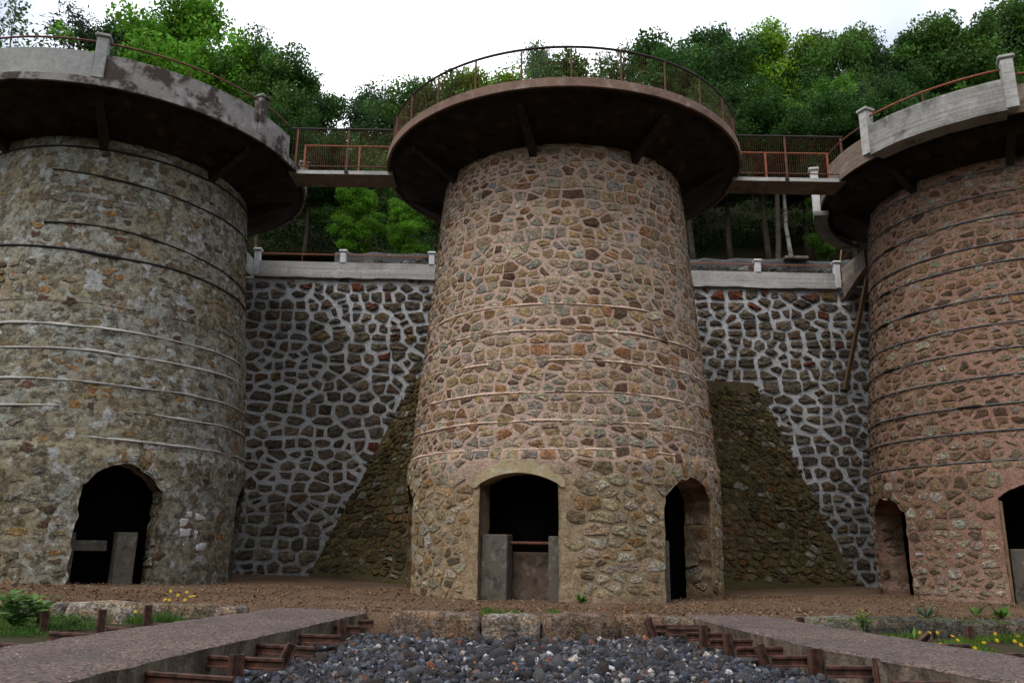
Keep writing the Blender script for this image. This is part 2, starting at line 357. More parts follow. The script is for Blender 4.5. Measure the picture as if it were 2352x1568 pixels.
# ------------------------------------------------------------------ rubble stones: Voronoi cells laid out on a surface
def voronoi_cells(pts, aspect, gap, rng, reach=14):
    """pts (n,2); returns a list of polygons, each cell cut back from its neighbours by half a joint"""
    P = np.array(pts, float); Q = P / np.array([aspect, 1.0]); out = []
    for i in range(len(Q)):
        d = ((Q - Q[i]) ** 2).sum(1); nb = np.argsort(d)[1:reach + 1]
        s = math.sqrt(d[nb[min(5, len(nb) - 1)]]) * 1.1
        poly = [(-s, -s), (s, -s), (s, s), (-s, s)]
        for j in nb:
            e = Q[j] - Q[i]; L = math.hypot(*e)
            if L < 1e-6: continue
            nx, ny = e / L; lim = L / 2 - gap * rng.uniform(0.2, 0.8) * (abs(ny) + abs(nx) / aspect)
            new = []
            for a in range(len(poly)):
                p, q = poly[a], poly[(a + 1) % len(poly)]
                dp, dq = p[0] * nx + p[1] * ny - lim, q[0] * nx + q[1] * ny - lim
                if dp <= 0: new.append(p)
                if dp * dq < 0:
                    t = dp / (dp - dq); new.append((p[0] + (q[0] - p[0]) * t, p[1] + (q[1] - p[1]) * t))
            poly = new
            if len(poly) < 3: break
        if len(poly) >= 3: out.append((i, [((x + Q[i][0]) * aspect, y + Q[i][1]) for x, y in poly]))
    return out
def round_poly(poly, n, rng, jit):
    """angular outline of at most n corners: the cell's own corners, slightly cut, and broken edges"""
    P = [np.array(p) for p in poly]; Q = []
    per = sum(np.linalg.norm(P[i] - P[i - 1]) for i in range(len(P)))
    for p in P:                                   # drop corners that almost coincide
        if not Q or np.linalg.norm(p - Q[-1]) > per * 0.045: Q.append(p)
    if len(Q) > 3 and np.linalg.norm(Q[0] - Q[-1]) < per * 0.045: Q.pop()
    while len(Q) < n:
        L = [np.linalg.norm(Q[(i + 1) % len(Q)] - Q[i]) for i in range(len(Q))]; i = int(np.argmax(L)); t = rng.uniform(0.35, 0.65)
        Q.insert(i + 1, Q[i] * (1 - t) + Q[(i + 1) % len(Q)] * t)
    S = np.array(Q[:max(n, 3)]); c = S.mean(0)
    size = math.sqrt(abs(((S[:, 0] * np.roll(S[:, 1], -1) - S[:, 1] * np.roll(S[:, 0], -1)).sum()) / 2) + 1e-9)
    D = np.linalg.norm(S - c, axis=1); k = np.minimum(1, (size * 0.92) / np.maximum(D, 1e-6))      # blunt the longest corners
    k = np.maximum(k, 0.74)
    S = c + (S - c) * (k * (1 + np.array([rng.uniform(-jit, jit) for _ in range(len(S))])))[:, None]
    return S, c, size
def stone_geo(poly, rng, surf, n=10, h=0.03, jit=0.10, sink=0.03):
    S, c, size = round_poly(poly, n, rng, jit); n = len(S)
    tx, ty = rng.uniform(-0.03, 0.03), rng.uniform(-0.04, 0.025)
    def ring(f, hh, j):
        X = c + (S - c) * f
        H = np.array([hh + rng.uniform(-j, j) for _ in range(len(X))]) + (X - c) @ np.array([tx, ty])
        return X, H
    R0, H0 = S, np.full(n, -sink)
    R1, H1 = ring(0.955, h * 0.74, h * 0.22); R2, H2 = ring(0.6, h, h * 0.35)
    UV = np.vstack([R0, R1, R2, c[None] + rng.uniform(-0.05, 0.05) * size]); HH = np.concatenate([H0, H1, H2, [h * rng.uniform(0.7, 1.35)]])
    V = surf(UV[:, 0], UV[:, 1], HH); F = []
    for r in range(2):
        for i in range(n):
            j = (i + 1) % n; F.append((r * n + i, r * n + j, r * n + n + j, r * n + n + i))
    for i in range(n): F.append((2 * n + i, 2 * n + (i + 1) % n, 3 * n))
    return V, F, size, c
def pick(rng, pal, jit=0.12):
    w = [p[0] for p in pal]; c = rng.choices(pal, w)[0][1]
    g = 1 + rng.uniform(-jit * 1.8, jit * 1.8)
    return tuple(max(0.004, x * g * (1 + rng.uniform(-jit * .5, jit * .5))) for x in c)
def lay_stones(parent, stones, mat, limit=300, name='stone'):
    """stones: list of (weight, verts, faces, colour); the heaviest become parts of their own, the rest one part"""
    stones.sort(key=lambda s: -s[0])
    for w, V, F, c in stones[:limit]:
        mobj(name, V, F, mat, parent, np.array(c))
    rest = stones[limit:]
    if rest:
        VV, FF, CC, n = [], [], [], 0
        for w, V, F, c in rest:
            VV.append(V); FF += [tuple(i + n for i in f) for f in F]; CC.append(np.tile(np.array(c), (len(V), 1))); n += len(V)
        o = mobj('small_stones', np.vstack(VV), FF, mat, parent, np.vstack(CC)); tag(o, kind='stuff')
def rows_points(u0, u1, v0, v1, du, dv, rng, ju=0.32, jv=0.17, small=0.12, hv=0.34):
    pts = []; v = v0 + dv / 2; r = 0
    while v < v1:
        hh = dv * rng.uniform(1 - hv, 1 + hv); u = u0 - rng.random() * du
        while u < u1 + du:
            w = du * rng.choice((0.5, 0.7, 0.85, 1.0, 1.1, 1.3, 1.65)) * rng.uniform(0.88, 1.12)
            pts.append((u + w / 2 + rng.uniform(-ju, ju) * du * 0.5, v + rng.uniform(-jv, jv) * dv + 0.10 * dv * math.sin(u * 1.3 + r)))
            if rng.random() < small: pts.append((u + rng.uniform(0, w), v + dv * 0.5 + rng.uniform(-.05, .05)))
            u += w
        v += hh; r += 1
    return pts

# ------------------------------------------------------------------ the ground
def terr_z(x, y):
    x = np.asarray(x, float); y = np.asarray(y, float)
    b = np.clip((y - 16.5) / 3.0, 0, 1); b = b * b * (3 - 2 * b)
    l = np.clip((-x - 1.0) / 11.0, 0, 1.3) * 0.23; r = np.clip((x - 4) / 11.0, 0, 1) * 0.08
    return (l + r) * b
def edge_y(x):                 # front edge of the terrace, along the kerb stones
    return np.interp(x, [-26, -9, -7.3, -5.2, -2.2, -0.5, 1.0, 2.8, 3.6, 5.5, 9.2, 26], [17.1, 17.05, 17.0, 16.6, 15.75, 15.5, 15.55, 16.1, 16.2, 16.2, 16.05, 16.1])
u = np.linspace(-400, 400, 41); X, Y = np.meshgrid(u, np.linspace(-300, 500, 41))
V, F = grid_mesh(X, Y, np.full_like(X, -0.62)); tag(mobj('ground', V, F, M['soil']), kind='structure')
xs = np.linspace(-26, 26, 261); tt = np.linspace(0, 1, 90)
X = np.tile(xs, (90, 1)); E0 = edge_y(xs); Y = E0[None, :] + (30.6 - E0)[None, :] * (tt[:, None] ** 1.15)
P = np.stack([X.ravel(), Y.ravel(), np.zeros(X.size)], 1)
Z = terr_z(X, Y) + (fbm(P * 0.9, 4, 5).reshape(X.shape) * 0.035)
Z[0] -= 0.55; Y[0] -= 0.02
V, F = grid_mesh(X, Y, Z); terrace = tag(mobj('terrace', V, F, M['dirt'], smooth=True), kind='structure')

PATHS = {'L': dict(inner=[(-5.3, 1.0), (-4.55, 4.5), (-3.86, 8.3), (-3.56, 10.4), (-3.26, 12.3), (-2.9, 14.5), (-2.5, 16.6)],
                   outer=[(-7.4, 1.0), (-6.75, 4.5), (-6.05, 8.6), (-5.68, 11.1), (-5.42, 12.6), (-5.0, 14.5), (-4.55, 16.6)]),
         'R': dict(inner=[(6.6, 1.0), (5.9, 4.5), (4.98, 8.4), (4.38, 10.2), (3.98, 11.8), (3.62, 14.6), (3.4, 16.4)],
                   outer=[(8.4, 1.0), (7.6, 4.5), (6.8, 8.5), (6.4, 10.6), (5.92, 12.3), (5.43, 14.6), (5.15, 16.4)])}
def path_x(key, side, y):
    p = PATHS[key][side]; return np.interp(y, [q[1] for q in p], [q[0] for q in p])
def make_path(key, label):
    ys = np.arange(1.0, 16.55, 0.09); n = len(ys)
    a, b = path_x(key, 'inner', ys), path_x(key, 'outer', ys)
    lo, hi = np.minimum(a, b), np.maximum(a, b)
    ed = lambda s: vnoise(np.stack([ys * 2.3, np.full(n, s), np.zeros(n)], 1), 3) * 0.045 + vnoise(np.stack([ys * 7, np.full(n, s), np.zeros(n)], 1), 4) * 0.03
    lo = lo + ed(1.5); hi = hi + ed(7.5)
    t = np.linspace(0, 1, 26); X = lo[:, None] + (hi - lo)[:, None] * t[None]; Y = np.tile(ys[:, None], (1, 26))
    P = np.stack([X.ravel(), Y.ravel(), np.zeros(X.size)], 1)
    Z = (fbm(P * 1.7, 4, 9) * 0.018).reshape(X.shape) + 0.012
    Z[:, 0] -= 0.03; Z[:, -1] -= 0.03
    V, F = grid_mesh(X, Y, Z); o = tag(mobj('path', V, F, M['path'], smooth=True), kind='structure')
    for s, e in ((-1, lo), (1, hi)):          # crumbling sides
        zz = np.linspace(0, 1, 7); XX = np.tile(e[:, None], (1, 7)); YY = np.tile(ys[:, None], (1, 7)); ZZ = -0.016 - zz[None] * 0.6 + 0 * XX
        PP = np.stack([XX.ravel() * 4, YY.ravel() * 4, ZZ.ravel() * 5], 1)
        XX = XX + s * ((fbm(PP, 3, 31).reshape(XX.shape)) * 0.05 * (zz[None] > 0)) - s * 0.02 * (zz[None] > 0)
        V, F = grid_mesh(XX, YY, ZZ)
        mobj('path_side', V, F, M['path_side'], o, smooth=True)
    return o
pathL = make_path('L', ''); pathR = make_path('R', '')

# slag bed between the two paths
def slag_z(x, y):
    P = np.stack([np.asarray(x) * 0.7, np.asarray(y) * 0.7, np.zeros_like(x)], 1)
    return -0.40 + fbm(P, 3, 12) * 0.06
ys = np.linspace(3.0, 16.0, 90); t = np.linspace(0, 1, 70)
lo, hi = path_x('L', 'inner', ys), path_x('R', 'inner', ys)
X = lo[:, None] + (hi - lo)[:, None] * t[None]; Y = np.tile(ys[:, None], (1, 70)); Z = slag_z(X.ravel(), Y.ravel()).reshape(X.shape)
V, F = grid_mesh(X, Y, Z); slag = tag(mobj('slag_bed', V, F, M['slag_dust'], smooth=True), kind='structure')
for key, x0, x1 in (('L', -26.0, None), ('R', None, 26.0)):
    ys = np.linspace(1.0, 17.2, 70); t = np.linspace(0, 1, 60)
    lo = np.full(70, x0) if x0 else path_x(key, 'outer', ys); hi = np.full(70, x1) if x1 else path_x(key, 'outer', ys)
    X = lo[:, None] + (hi - lo)[:, None] * t[None]; Y = np.tile(ys[:, None], (1, 60)); P = np.stack([X.ravel(), Y.ravel(), np.zeros(X.size)], 1)
    Z = -0.30 + (fbm(P * 0.6, 3, 22) * 0.07).reshape(X.shape)
    V, F = grid_mesh(X, Y, Z); tag(mobj('grass_bed', V, F, M['soil'], smooth=True), kind='structure')

# loose stones
def ico():
    p = (1 + 5 ** .5) / 2
    v = np.array([(-1, p, 0), (1, p, 0), (-1, -p, 0), (1, -p, 0), (0, -1, p), (0, 1, p), (0, -1, -p), (0, 1, -p), (p, 0, -1), (p, 0, 1), (-p, 0, -1), (-p, 0, 1)], float)
    f = np.array([(0, 11, 5), (0, 5, 1), (0, 1, 7), (0, 7, 10), (0, 10, 11), (1, 5, 9), (5, 11, 4), (11, 10, 2), (10, 7, 6), (7, 1, 8), (3, 9, 4), (3, 4, 2), (3, 2, 6), (3, 6, 8), (3, 8, 9), (4, 9, 5), (2, 4, 11), (6, 2, 10), (8, 6, 7), (9, 8, 1)])
    return v / np.linalg.norm(v[0]), f
ICO_V, ICO_F = ico()
def sub_ico(v, f):
    v = list(map(tuple, v)); mid = {}
    def m(a, b):
        k = (min(a, b), max(a, b))
        if k not in mid:
            p = (np.array(v[a]) + np.array(v[b])); p /= np.linalg.norm(p); mid[k] = len(v); v.append(tuple(p))
        return mid[k]
    nf = []
    for a, b, c in f:
        d, e, g = m(a, b), m(b, c), m(c, a); nf += [(a, d, g), (b, e, d), (c, g, e), (d, e, g)]
    return np.array(v), np.array(nf)
ICO2_V, ICO2_F = sub_ico(ICO_V, ICO_F)
def rocks(name, pos, size, flat, cols, mat, seed, parent=None, big=False):
    r = np.random.default_rng(seed); n = len(pos); bv, bf = (ICO2_V, ICO2_F) if big else (ICO_V, ICO_F); m = len(bv)
    W = bv[None] * (1 + r.uniform(-0.34, 0.34, (n, m, 1)))
    W = W * (size[:, None] * r.uniform(0.65, 1.25, (n, 3)) * np.array([1, 1, flat]))[:, None, :]
    A = r.normal(size=(n, 3, 3)); A, _ = np.linalg.qr(A)
    A = A * 1.0; tilt = np.eye(3)[None] * 0.6 + A * 0.5 if flat < 0.8 else A
    W = np.einsum('nij,nkj->nki', tilt, W) + pos[:, None, :]
    F = (bf[None] + (np.arange(n) * m)[:, None, None]).reshape(-1, 3)
    C = np.repeat(cols, m, 0)
    o = mobj(name, W.reshape(-1, 3), F, mat, parent, C); tag(o, kind='stuff'); return o
rg = np.random.default_rng(4)
def slag_cols(n):
    base = np.array([(0.045, 0.05, 0.068), (0.066, 0.072, 0.095), (0.04, 0.04, 0.05), (0.06, 0.048, 0.05), (0.15, 0.165, 0.195), (0.34, 0.34, 0.36), (0.16, 0.07, 0.05), (0.03, 0.033, 0.042), (0.08, 0.097, 0.135)])
    i = rg.choice(len(base), n, p=[.24, .17, .15, .12, .09, .045, .035, .07, .08]); return base[i] * rg.uniform(0.9, 2.1, (n, 1))
def bed_points(n, y0, y1, pw=1.0):
    y = y0 + (y1 - y0) * rg.random(n) ** pw; lo, hi = path_x('L', 'inner', y) + 0.05, path_x('R', 'inner', y) - 0.05
    return lo + (hi - lo) * rg.random(n), y
x, y = bed_points(12000, 7.5, 15.5); s = 0.018 + 0.026 * rg.random(12000) ** 2
rocks('slag_gravel', np.stack([x, y, slag_z(x, y) + s * 0.4], 1), s, 0.9, slag_cols(12000), M['slag'], 1)
x, y = bed_points(3800, 7.5, 15.4); s = 0.034 + 0.045 * rg.random(3800) ** 2
rocks('slag_rubble', np.stack([x, y, slag_z(x, y) + s * 0.55], 1), s, 0.9, slag_cols(3800), M['slag'], 2)
rr = random.Random(11)
lump_meshes = []
for i in range(14):
    g = np.random.default_rng(100 + i); v = ICO_V * (1 + g.uniform(-0.34, 0.34, (12, 1))) * g.uniform(0.65, 1.3, 3)
    lump_meshes.append(mesh_data('slag_lump', v, ICO_F, M['slag'], np.array(((0.075, 0.085, 0.115), (0.11, 0.115, 0.14), (0.09, 0.075, 0.075), (0.17, 0.18, 0.21))[i % 4])))
x, y = bed_points(150, 8.0, 15.2)
for i in range(150):
    s = 0.06 + 0.08 * rr.random() ** 2
    put('slag_lump', lump_meshes[rr.randrange(14)], slag, (x[i], y[i], float(slag_z(np.array([x[i]]), np.array([y[i]]))[0]) + s * 0.45), (rr.uniform(0, 6), rr.uniform(0, 6), rr.uniform(0, 6)), s)
# brown stone chips strewn over the terrace
n = 14000; x = rg.uniform(-15, 17, n); y = edge_y(x) + 0.1 + (23.5 - edge_y(x)) * rg.random(n) ** 1.3
base = np.array([(0.24, 0.15, 0.095), (0.30, 0.205, 0.135), (0.15, 0.095, 0.065), (0.38, 0.28, 0.19), (0.26, 0.13, 0.07)])
cc = base[rg.choice(5, n, p=[.34, .24, .24, .08, .10])] * rg.uniform(0.75, 1.25, (n, 1)); s = 0.022 + 0.05 * rg.random(n) ** 2
rocks('stone_chips', np.stack([x, y, terr_z(x, y) + s * 0.25], 1), s, 0.45, cc, M['chip'], 3)

# ------------------------------------------------------------------ the three kiln towers
UREF = 4.3
def Rz(z):
    return np.interp(z, [-0.6, 0, 3.3, 3.46, 3.56, 5.6, 7.5, 9.5, 11.0, 12.2, 12.7], [4.44, 4.45, 4.50, 4.47, 4.42, 4.27, 4.08, 3.92, 3.82, 3.70, 3.66])
def arch_top(d, w):
    q = np.clip(np.abs(w) / (d['W'] / 2), 0, 1); return d['spring'] + (d['crown'] - d['spring']) * (1 - q ** d.get('pow', 2))
def door_wz(d, th, R):
    a = th - math.radians(d['th']); a = (a + np.pi) % (2 * np.pi) - np.pi
    return np.where(np.cos(a) > 0.3, R * np.sin(a), 99.0)
def door_pt(d, w, dep, z, R=None):
    """door frame -> tower coordinates: w to the right, dep inwards from the wall face"""
    R = Rz(z) if R is None else R; a = math.radians(d['th']); n = (math.sin(a), -math.cos(a)); t = (math.cos(a), math.sin(a))
    o = np.sqrt(np.maximum(R * R - w * w, 0.0)) - dep
    return np.stack([t[0] * w + n[0] * o, t[1] * w + n[1] * o, z + 0 * w], -1)
def door_box(d, w0, w1, d0, d1, z0, z1, name, mat, parent, lean=0.0):
    a = math.radians(d['th']); b = MB(); b.box(w0, w1, -(4.45 - d0), -(4.45 - d1), z0, z1, 0.02)
    P = np.array(b.v); P += np.stack([fbm(P * 3 + 9, 3, 1), fbm(P * 3 + 40, 3, 2), 0 * P[:, 0]], 1) * 0.02
    P[:, 1] += (P[:, 2] - z0) * lean
    x, y = P[:, 0] * math.cos(a) - P[:, 1] * math.sin(a), P[:, 0] * math.sin(a) + P[:, 1] * math.cos(a)
    return mobj(name, np.stack([x, y, P[:, 2]], 1), b.f, mat, parent)
def tower_surf(u, v, h):
    u, v, h = map(lambda q: np.asarray(q, float), (u, v, h)); r = Rz(v) + h; th = u / UREF
    return np.stack([r * np.sin(th), -r * np.cos(th), v], 1)
def shell(root, doors, mat, seed, amp):
    th = np.radians(np.concatenate([np.arange(-118, 118.01, 0.8), np.arange(122, 242, 4.5)])); zz = np.concatenate([np.arange(-0.5, 3.2, 0.065), np.arange(3.2, 3.7, 0.045), np.arange(3.75, 12.7, 0.066)])
    nt, nz = len(th), len(zz); T = np.tile(th, (nz, 1)).copy(); Z = np.tile(zz[:, None], (1, nt)).copy()
    nxt = lambda A: np.roll(A, -1, 1)
    # centre of each cell, to see whether it lies in a doorway
    Tn = nxt(T).copy(); Tn[:, -1] += 2 * np.pi
    tc = (T[:-1] + Tn[:-1]) / 2; zc = (Z[:-1] + Z[1:]) / 2
    hole = np.zeros(tc.shape, int) - 1
    for k, d in enumerate(doors):
        w = door_wz(d, tc, Rz(zc)); hole[(np.abs(w) < d['W'] / 2) & (zc < arch_top(d, w))] = k
    for k, d in enumerate(doors):
        hk = hole == k; pad = np.zeros((nz, nt), bool); keep = np.zeros((nz, nt), bool)
        for dz in (0, 1):
            for dt in (0, 1):
                pad[dz:nz - 1 + dz] |= np.roll(hk, dt, 1); keep[dz:nz - 1 + dz] |= np.roll(~hk, dt, 1)
        for i, j in zip(*np.where(pad & keep)):
            R = float(Rz(Z[i, j])); w = float(door_wz(d, T[i, j], R)); z = Z[i, j]
            s = 1 if w > 0 else -1; rg_ = d.get('rough', 0.03)
            jit = float(vnoise(np.array([[w * 5 + k * 9, z * 5, seed]]), 3)[0]) * rg_
            wj = s * (d['W'] / 2 + jit); zj = float(arch_top(d, np.array(w))) + jit
            if z < d['spring'] - 0.02 or abs(abs(w) - d['W'] / 2) < abs(z - zj): nw, nz_ = wj, z
            else: nw, nz_ = w, zj
            T[i, j] = math.radians(d['th']) + math.asin(max(-1, min(1, nw / R))); Z[i, j] = nz_
            if T[i, j] - th[j] > np.pi: T[i, j] -= 2 * np.pi
            if T[i, j] - th[j] < -np.pi: T[i, j] += 2 * np.pi
    R = Rz(Z); X0, Y0 = R * np.sin(T), -R * np.cos(T)
    P = np.stack([X0.ravel(), Y0.ravel(), Z.ravel()], 1)
    h = (fbm(P * 1.3, 3, seed) * amp + fbm(P * 5.5, 3, seed + 7) * amp * 0.95).reshape(R.shape)
    X, Y = (R + h) * np.sin(T), -(R + h) * np.cos(T)
    V = [np.stack([X.ravel(), Y.ravel(), Z.ravel()], 1)]; F = []
    idx = np.arange(nz * nt).reshape(nz, nt)
    for i in range(nz - 1):
        for j in range(nt):
            if hole[i, j] < 0: F.append((idx[i, j], idx[i, (j + 1) % nt], idx[i + 1, (j + 1) % nt], idx[i + 1, j]))
    base = nz * nt; inner = {}
    def inn(k, i, j, lev):
        nonlocal base
        key = (i, j, lev)
        if key not in inner:
            d = doors[k]; a = math.radians(d['th']); dep = (0.4, 0.8)[lev]
            n = 0.0 if lev else float(vnoise(np.array([[X[i, j] * 3, Y[i, j] * 3, Z[i, j] * 3]]), 5)[0]) * 0.04
            p = np.array([[X[i, j] - math.sin(a) * dep + math.cos(a) * n, Y[i, j] + math.cos(a) * dep + math.sin(a) * n, Z[i, j]]])
            V.append(p); inner[key] = base; base += 1
        return inner[key]
    for i in range(nz - 1):
        for j in range(nt):
            k = hole[i, j]
            if k < 0: continue
            j2 = (j + 1) % nt
            for (ni, nj, a, b) in ((i, (j - 1) % nt, (i, j), (i + 1, j)), (i, j2, (i + 1, j2), (i, j2)), (i + 1, j, (i + 1, j), (i + 1, j2))):
                if ni >= nz - 1 or hole[ni, nj] >= 0: continue
                F.append((idx[a], idx[b], inn(k, *b, 0), inn(k, *a, 0))); F.append((inn(k, *a, 0), inn(k, *b, 0), inn(k, *b, 1), inn(k, *a, 1)))
    o = mobj('wall', np.vstack(V), [tuple(map(int, f)) for f in F], mat, root, smooth=True)
    c = MB(); c.sector(0, 360, 3.0, 3.62, 0.0, 11.6, 6); c.build('dark_backing', M['interior_shade'], root)  # backing cylinder added close behind the doorways so they read black
    c = MB(); c.sector(0, 360, 3.5, 4.3, 3.16, 3.26, 6); c.build('light_block_ring', M['interior_shade'], root)  # unseen ring added to close off the upper space and darken the doorways
    return o
def tower_stones(wall, doors, mat, rng, pal, du, dv, gap, h, keep=1.0, jit=0.10, zmax=12.3, palz=None, arc=(-112, 112), small=0.15, vous=True, sink=0.03, extra=None):
    a0, a1 = arc
    pts = rows_points(math.radians(a0) * UREF, math.radians(a1) * UREF, -0.1, zmax, du, dv, rng, small=small)
    stones = []
    for i, poly in voronoi_cells(pts, du / dv * 0.95, gap, rng):
        P = np.array(poly); c = P.mean(0)
        if rng.random() > keep or c[1] < 0.02: continue
        bad = False
        for d in doors:
            m = d.get('margin', 0.03); e = d.get('ring', 0.0); hw = d['W'] / 2 + m
            cw = float(door_wz(d, c[0] / UREF, Rz(c[1])))
            if abs(cw) < hw and c[1] < float(arch_top(d, np.array(cw))) + m: bad = True; break
            w = door_wz(d, P[:, 0] / UREF, Rz(P[:, 1])); ins = (np.abs(w) < hw) & (P[:, 1] < arch_top(d, w) + m)
            if ins.any():
                if abs(cw) >= hw: P[ins, 0] += (np.arcsin(np.sign(cw) * hw / Rz(P[ins, 1])) - np.arcsin(w[ins] / Rz(P[ins, 1]))) * UREF
                else: P[ins, 1] = arch_top(d, w[ins]) + m
                poly = [tuple(p) for p in P]; c = P.mean(0)
                if abs((P[:, 0] * np.roll(P[:, 1], -1) - P[:, 1] * np.roll(P[:, 0], -1)).sum()) / 2 < 0.012: bad = True; break
            if e and abs(cw) < d['W'] / 2 + e * 0.6 and d['spring'] - 0.1 < c[1] < float(arch_top(d, np.array(cw))) + e * 0.8: bad = True
            if d.get('bare') and abs(cw) < d['W'] / 2 + d['bare'] and c[1] < d['crown'] + d['bare'] * 0.75 and rng.random() < 0.6: bad = True
        if bad: continue
        V, F, size, cc = stone_geo(poly, rng, tower_surf, 10, h * rng.uniform(0.5, 1.3), jit, sink)
        if size < 0.05: continue
        p = palz(c[1], rng) if palz else pal
        th = c[0] / UREF
        stones.append((size * max(0.02, math.cos(th * 0.9)) * (0.25 if c[1] > 11.6 else 1), V, F, pick(rng, p)))
    for d in doors:
        if not (vous and d.get('ring')): continue
        n = d.get('nv', 9); ws = np.linspace(-d['W'] / 2 - 0.05, d['W'] / 2 + 0.05, n + 1); rg_ = d['ring']
        for k in range(n):
            w0, w1 = ws[k] + 0.025, ws[k + 1] - 0.025; L = rg_ * rng.uniform(0.75, 1.1); fan = 0.24
            poly = []
            for w, s in ((w0, 0.04), (w1, 0.04), (w1 * (1 + fan), L), (w0 * (1 + fan), L)):
                z = float(arch_top(d, np.array(max(-d['W'] / 2, min(d['W'] / 2, w))))) + s - (0.10 * (abs(w) / (d['W'] / 2)) ** 2 if s > 0.1 else 0)
                R = float(Rz(z)); poly.append(((math.radians(d['th']) + math.asin(max(-.99, min(.99, w / R)))) * UREF, z))
            V, F, size, cc = stone_geo(poly, rng, tower_surf, 10, h * rng.uniform(0.7, 1.4), jit * 0.7, sink)
            stones.append((9.0, V, F, pick(rng, d.get('vpal', pal))))
    for d, side in (extra or []):                       # stones lining a door jamb
        pts = rows_points(0.0, 0.9, 0.0, d['spring'], 0.36, 0.27, rng, small=0.1)
        sf = lambda u, v, hh, d=d, s=side: door_pt(d, s * (d['W'] / 2 - 0.012 - np.asarray(hh)), np.asarray(u), np.asarray(v))
        for i, poly in voronoi_cells(pts, 1.3, 0.05, rng):
            P = np.array(poly)
            if P[:, 0].min() < 0.02 or P[:, 0].max() > 0.85 or P[:, 1].min() < 0.05 or P[:, 1].max() > d['spring'] + 0.1: continue
            V, F, size, cc = stone_geo(poly, rng, sf, 10, 0.03, jit, sink)
            stones.append((8.0 if P[:, 0].mean() < .8 else 0.05, V, F, pick(rng, pal)))
    lay_stones(wall, stones, mat)
def seam(root, z, a0, a1, mat, r, seed, name='mortar_seam', wob=0.03, off=0.005, gaps=0.0):
    pts = []
    n = int((a1 - a0) / 1.2); A = np.radians(np.linspace(a0, a1, n))
    P = np.stack([A * 3.0, np.full(n, z * 3), np.full(n, seed)], 1)
    zz = z + fbm(P, 3, seed) * wob; rad = r * (1.0 + 0.55 * vnoise(P * 3, seed + 3))
    rad = np.maximum(rad - np.clip(vnoise(P * 0.9, seed + 5) - 0.35, 0, 1) * gaps * r * 4, r * 0.12)
    R = Rz(zz) + off
    V = np.stack([R * np.sin(A), -R * np.cos(A), zz], 1)
    b = MB(); b.tube(V, r, 5, radii=list(rad)); return b.build(name, mat, root, smooth=True)
def cable(root, zs, mat, r, name, off=0.02, clamps=(), label=None):
    """zs: list of (angle deg, z)"""
    A = np.linspace(zs[0][0], zs[-1][0], max(8, int(abs(zs[-1][0] - zs[0][0]) / 2))); Zc = np.interp(A, [q[0] for q in zs], [q[1] for q in zs])
    Zs = Zc.copy(); 
    for _ in range(6): Zs[1:-1] = (Zs[:-2] + Zs[1:-1] * 2 + Zs[2:]) / 4
    R = Rz(Zs) + off; a = np.radians(A); V = np.stack([R * np.sin(a), -R * np.cos(a), Zs], 1)
    b = MB(); b.tube(V, r, 6); o = b.build(name, mat, root, smooth=True)
    for c in clamps:
        i = int(np.argmin(np.abs(A - c))); b = MB()
        seg = [V[min(len(V) - 1, max(0, i + q))] for q in (-2, -1, 0, 1, 2)]
        b.tube(seg, r * 1.9, 6, radii=[r * 1.3, r * 2.1, r * 1.8, r * 2.2, r * 1.2]); b.build('clamp', M['cable_black'], o)
    return o
def rotbox(a, r0, r1, hw, z0, z1, ch=0.015):
    b = MB(); b.box(-hw, hw, -r1, -r0, z0, z1, ch); q = math.radians(a)
    b.v = [(x * math.cos(q) - y * math.sin(q), x * math.sin(q) + y * math.cos(q), z) for x, y, z in b.v]; return b
def rough(b, amp, sc=3.0, seed=0):
    P = np.array(b.v); b.v = (P + np.stack([fbm(P * sc + 5, 3, seed), fbm(P * sc + 50, 3, seed + 1), fbm(P * sc + 90, 3, seed + 2)], 1) * amp).tolist(); return b
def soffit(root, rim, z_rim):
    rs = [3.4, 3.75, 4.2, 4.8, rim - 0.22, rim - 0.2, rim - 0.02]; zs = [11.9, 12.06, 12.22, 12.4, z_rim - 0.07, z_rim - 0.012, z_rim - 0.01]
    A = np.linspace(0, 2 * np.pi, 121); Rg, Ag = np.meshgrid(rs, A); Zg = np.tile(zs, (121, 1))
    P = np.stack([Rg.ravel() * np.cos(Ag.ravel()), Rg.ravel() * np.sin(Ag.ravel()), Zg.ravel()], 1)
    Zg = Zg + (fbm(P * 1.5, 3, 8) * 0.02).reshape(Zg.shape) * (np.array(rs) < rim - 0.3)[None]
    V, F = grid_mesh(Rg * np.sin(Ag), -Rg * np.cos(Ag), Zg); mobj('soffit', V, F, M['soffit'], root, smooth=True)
def bracket(root, a, rim):
    pr = [(3.6, 11.62), (rim - 0.35, 12.47), (rim - 0.35, 12.62), (3.6, 12.35)]; q = math.radians(a); hw = 0.10; v = []
    for s in (-hw, hw):
        for r, z in pr: v.append((s * math.cos(q) + r * math.sin(q), s * math.sin(q) - r * math.cos(q), z))
    mobj('bracket', v, [(0, 1, 2, 3), (7, 6, 5, 4), (0, 4, 5, 1), (1, 5, 6, 2), (2, 6, 7, 3), (3, 7, 4, 0)], M['rib'], root)
def handrail(root, a0, a1, r, z, rad, mat, name='handrail'):
    A = np.radians(np.linspace(a0, a1, max(4, int((a1 - a0) / 3)))); b = MB()
    b.tube([(r * math.sin(a), -r * math.cos(a), z) for a in A], rad, 6, closed=False); return b.build(name, mat, root, smooth=True)
def conc_post(root, a, r0, r1, hw, z0, z1, mat):
    o = rough(rotbox(a, r0, r1, hw, z0, z1), 0.012, 4, int(a) % 50).build('post', mat, root)
    rough(rotbox(a, r0 - 0.05, r1 + 0.05, hw + 0.05, z1 + 0.002, z1 + 0.10, 0.025), 0.01, 4, 3).build('post_cap', mat, o)

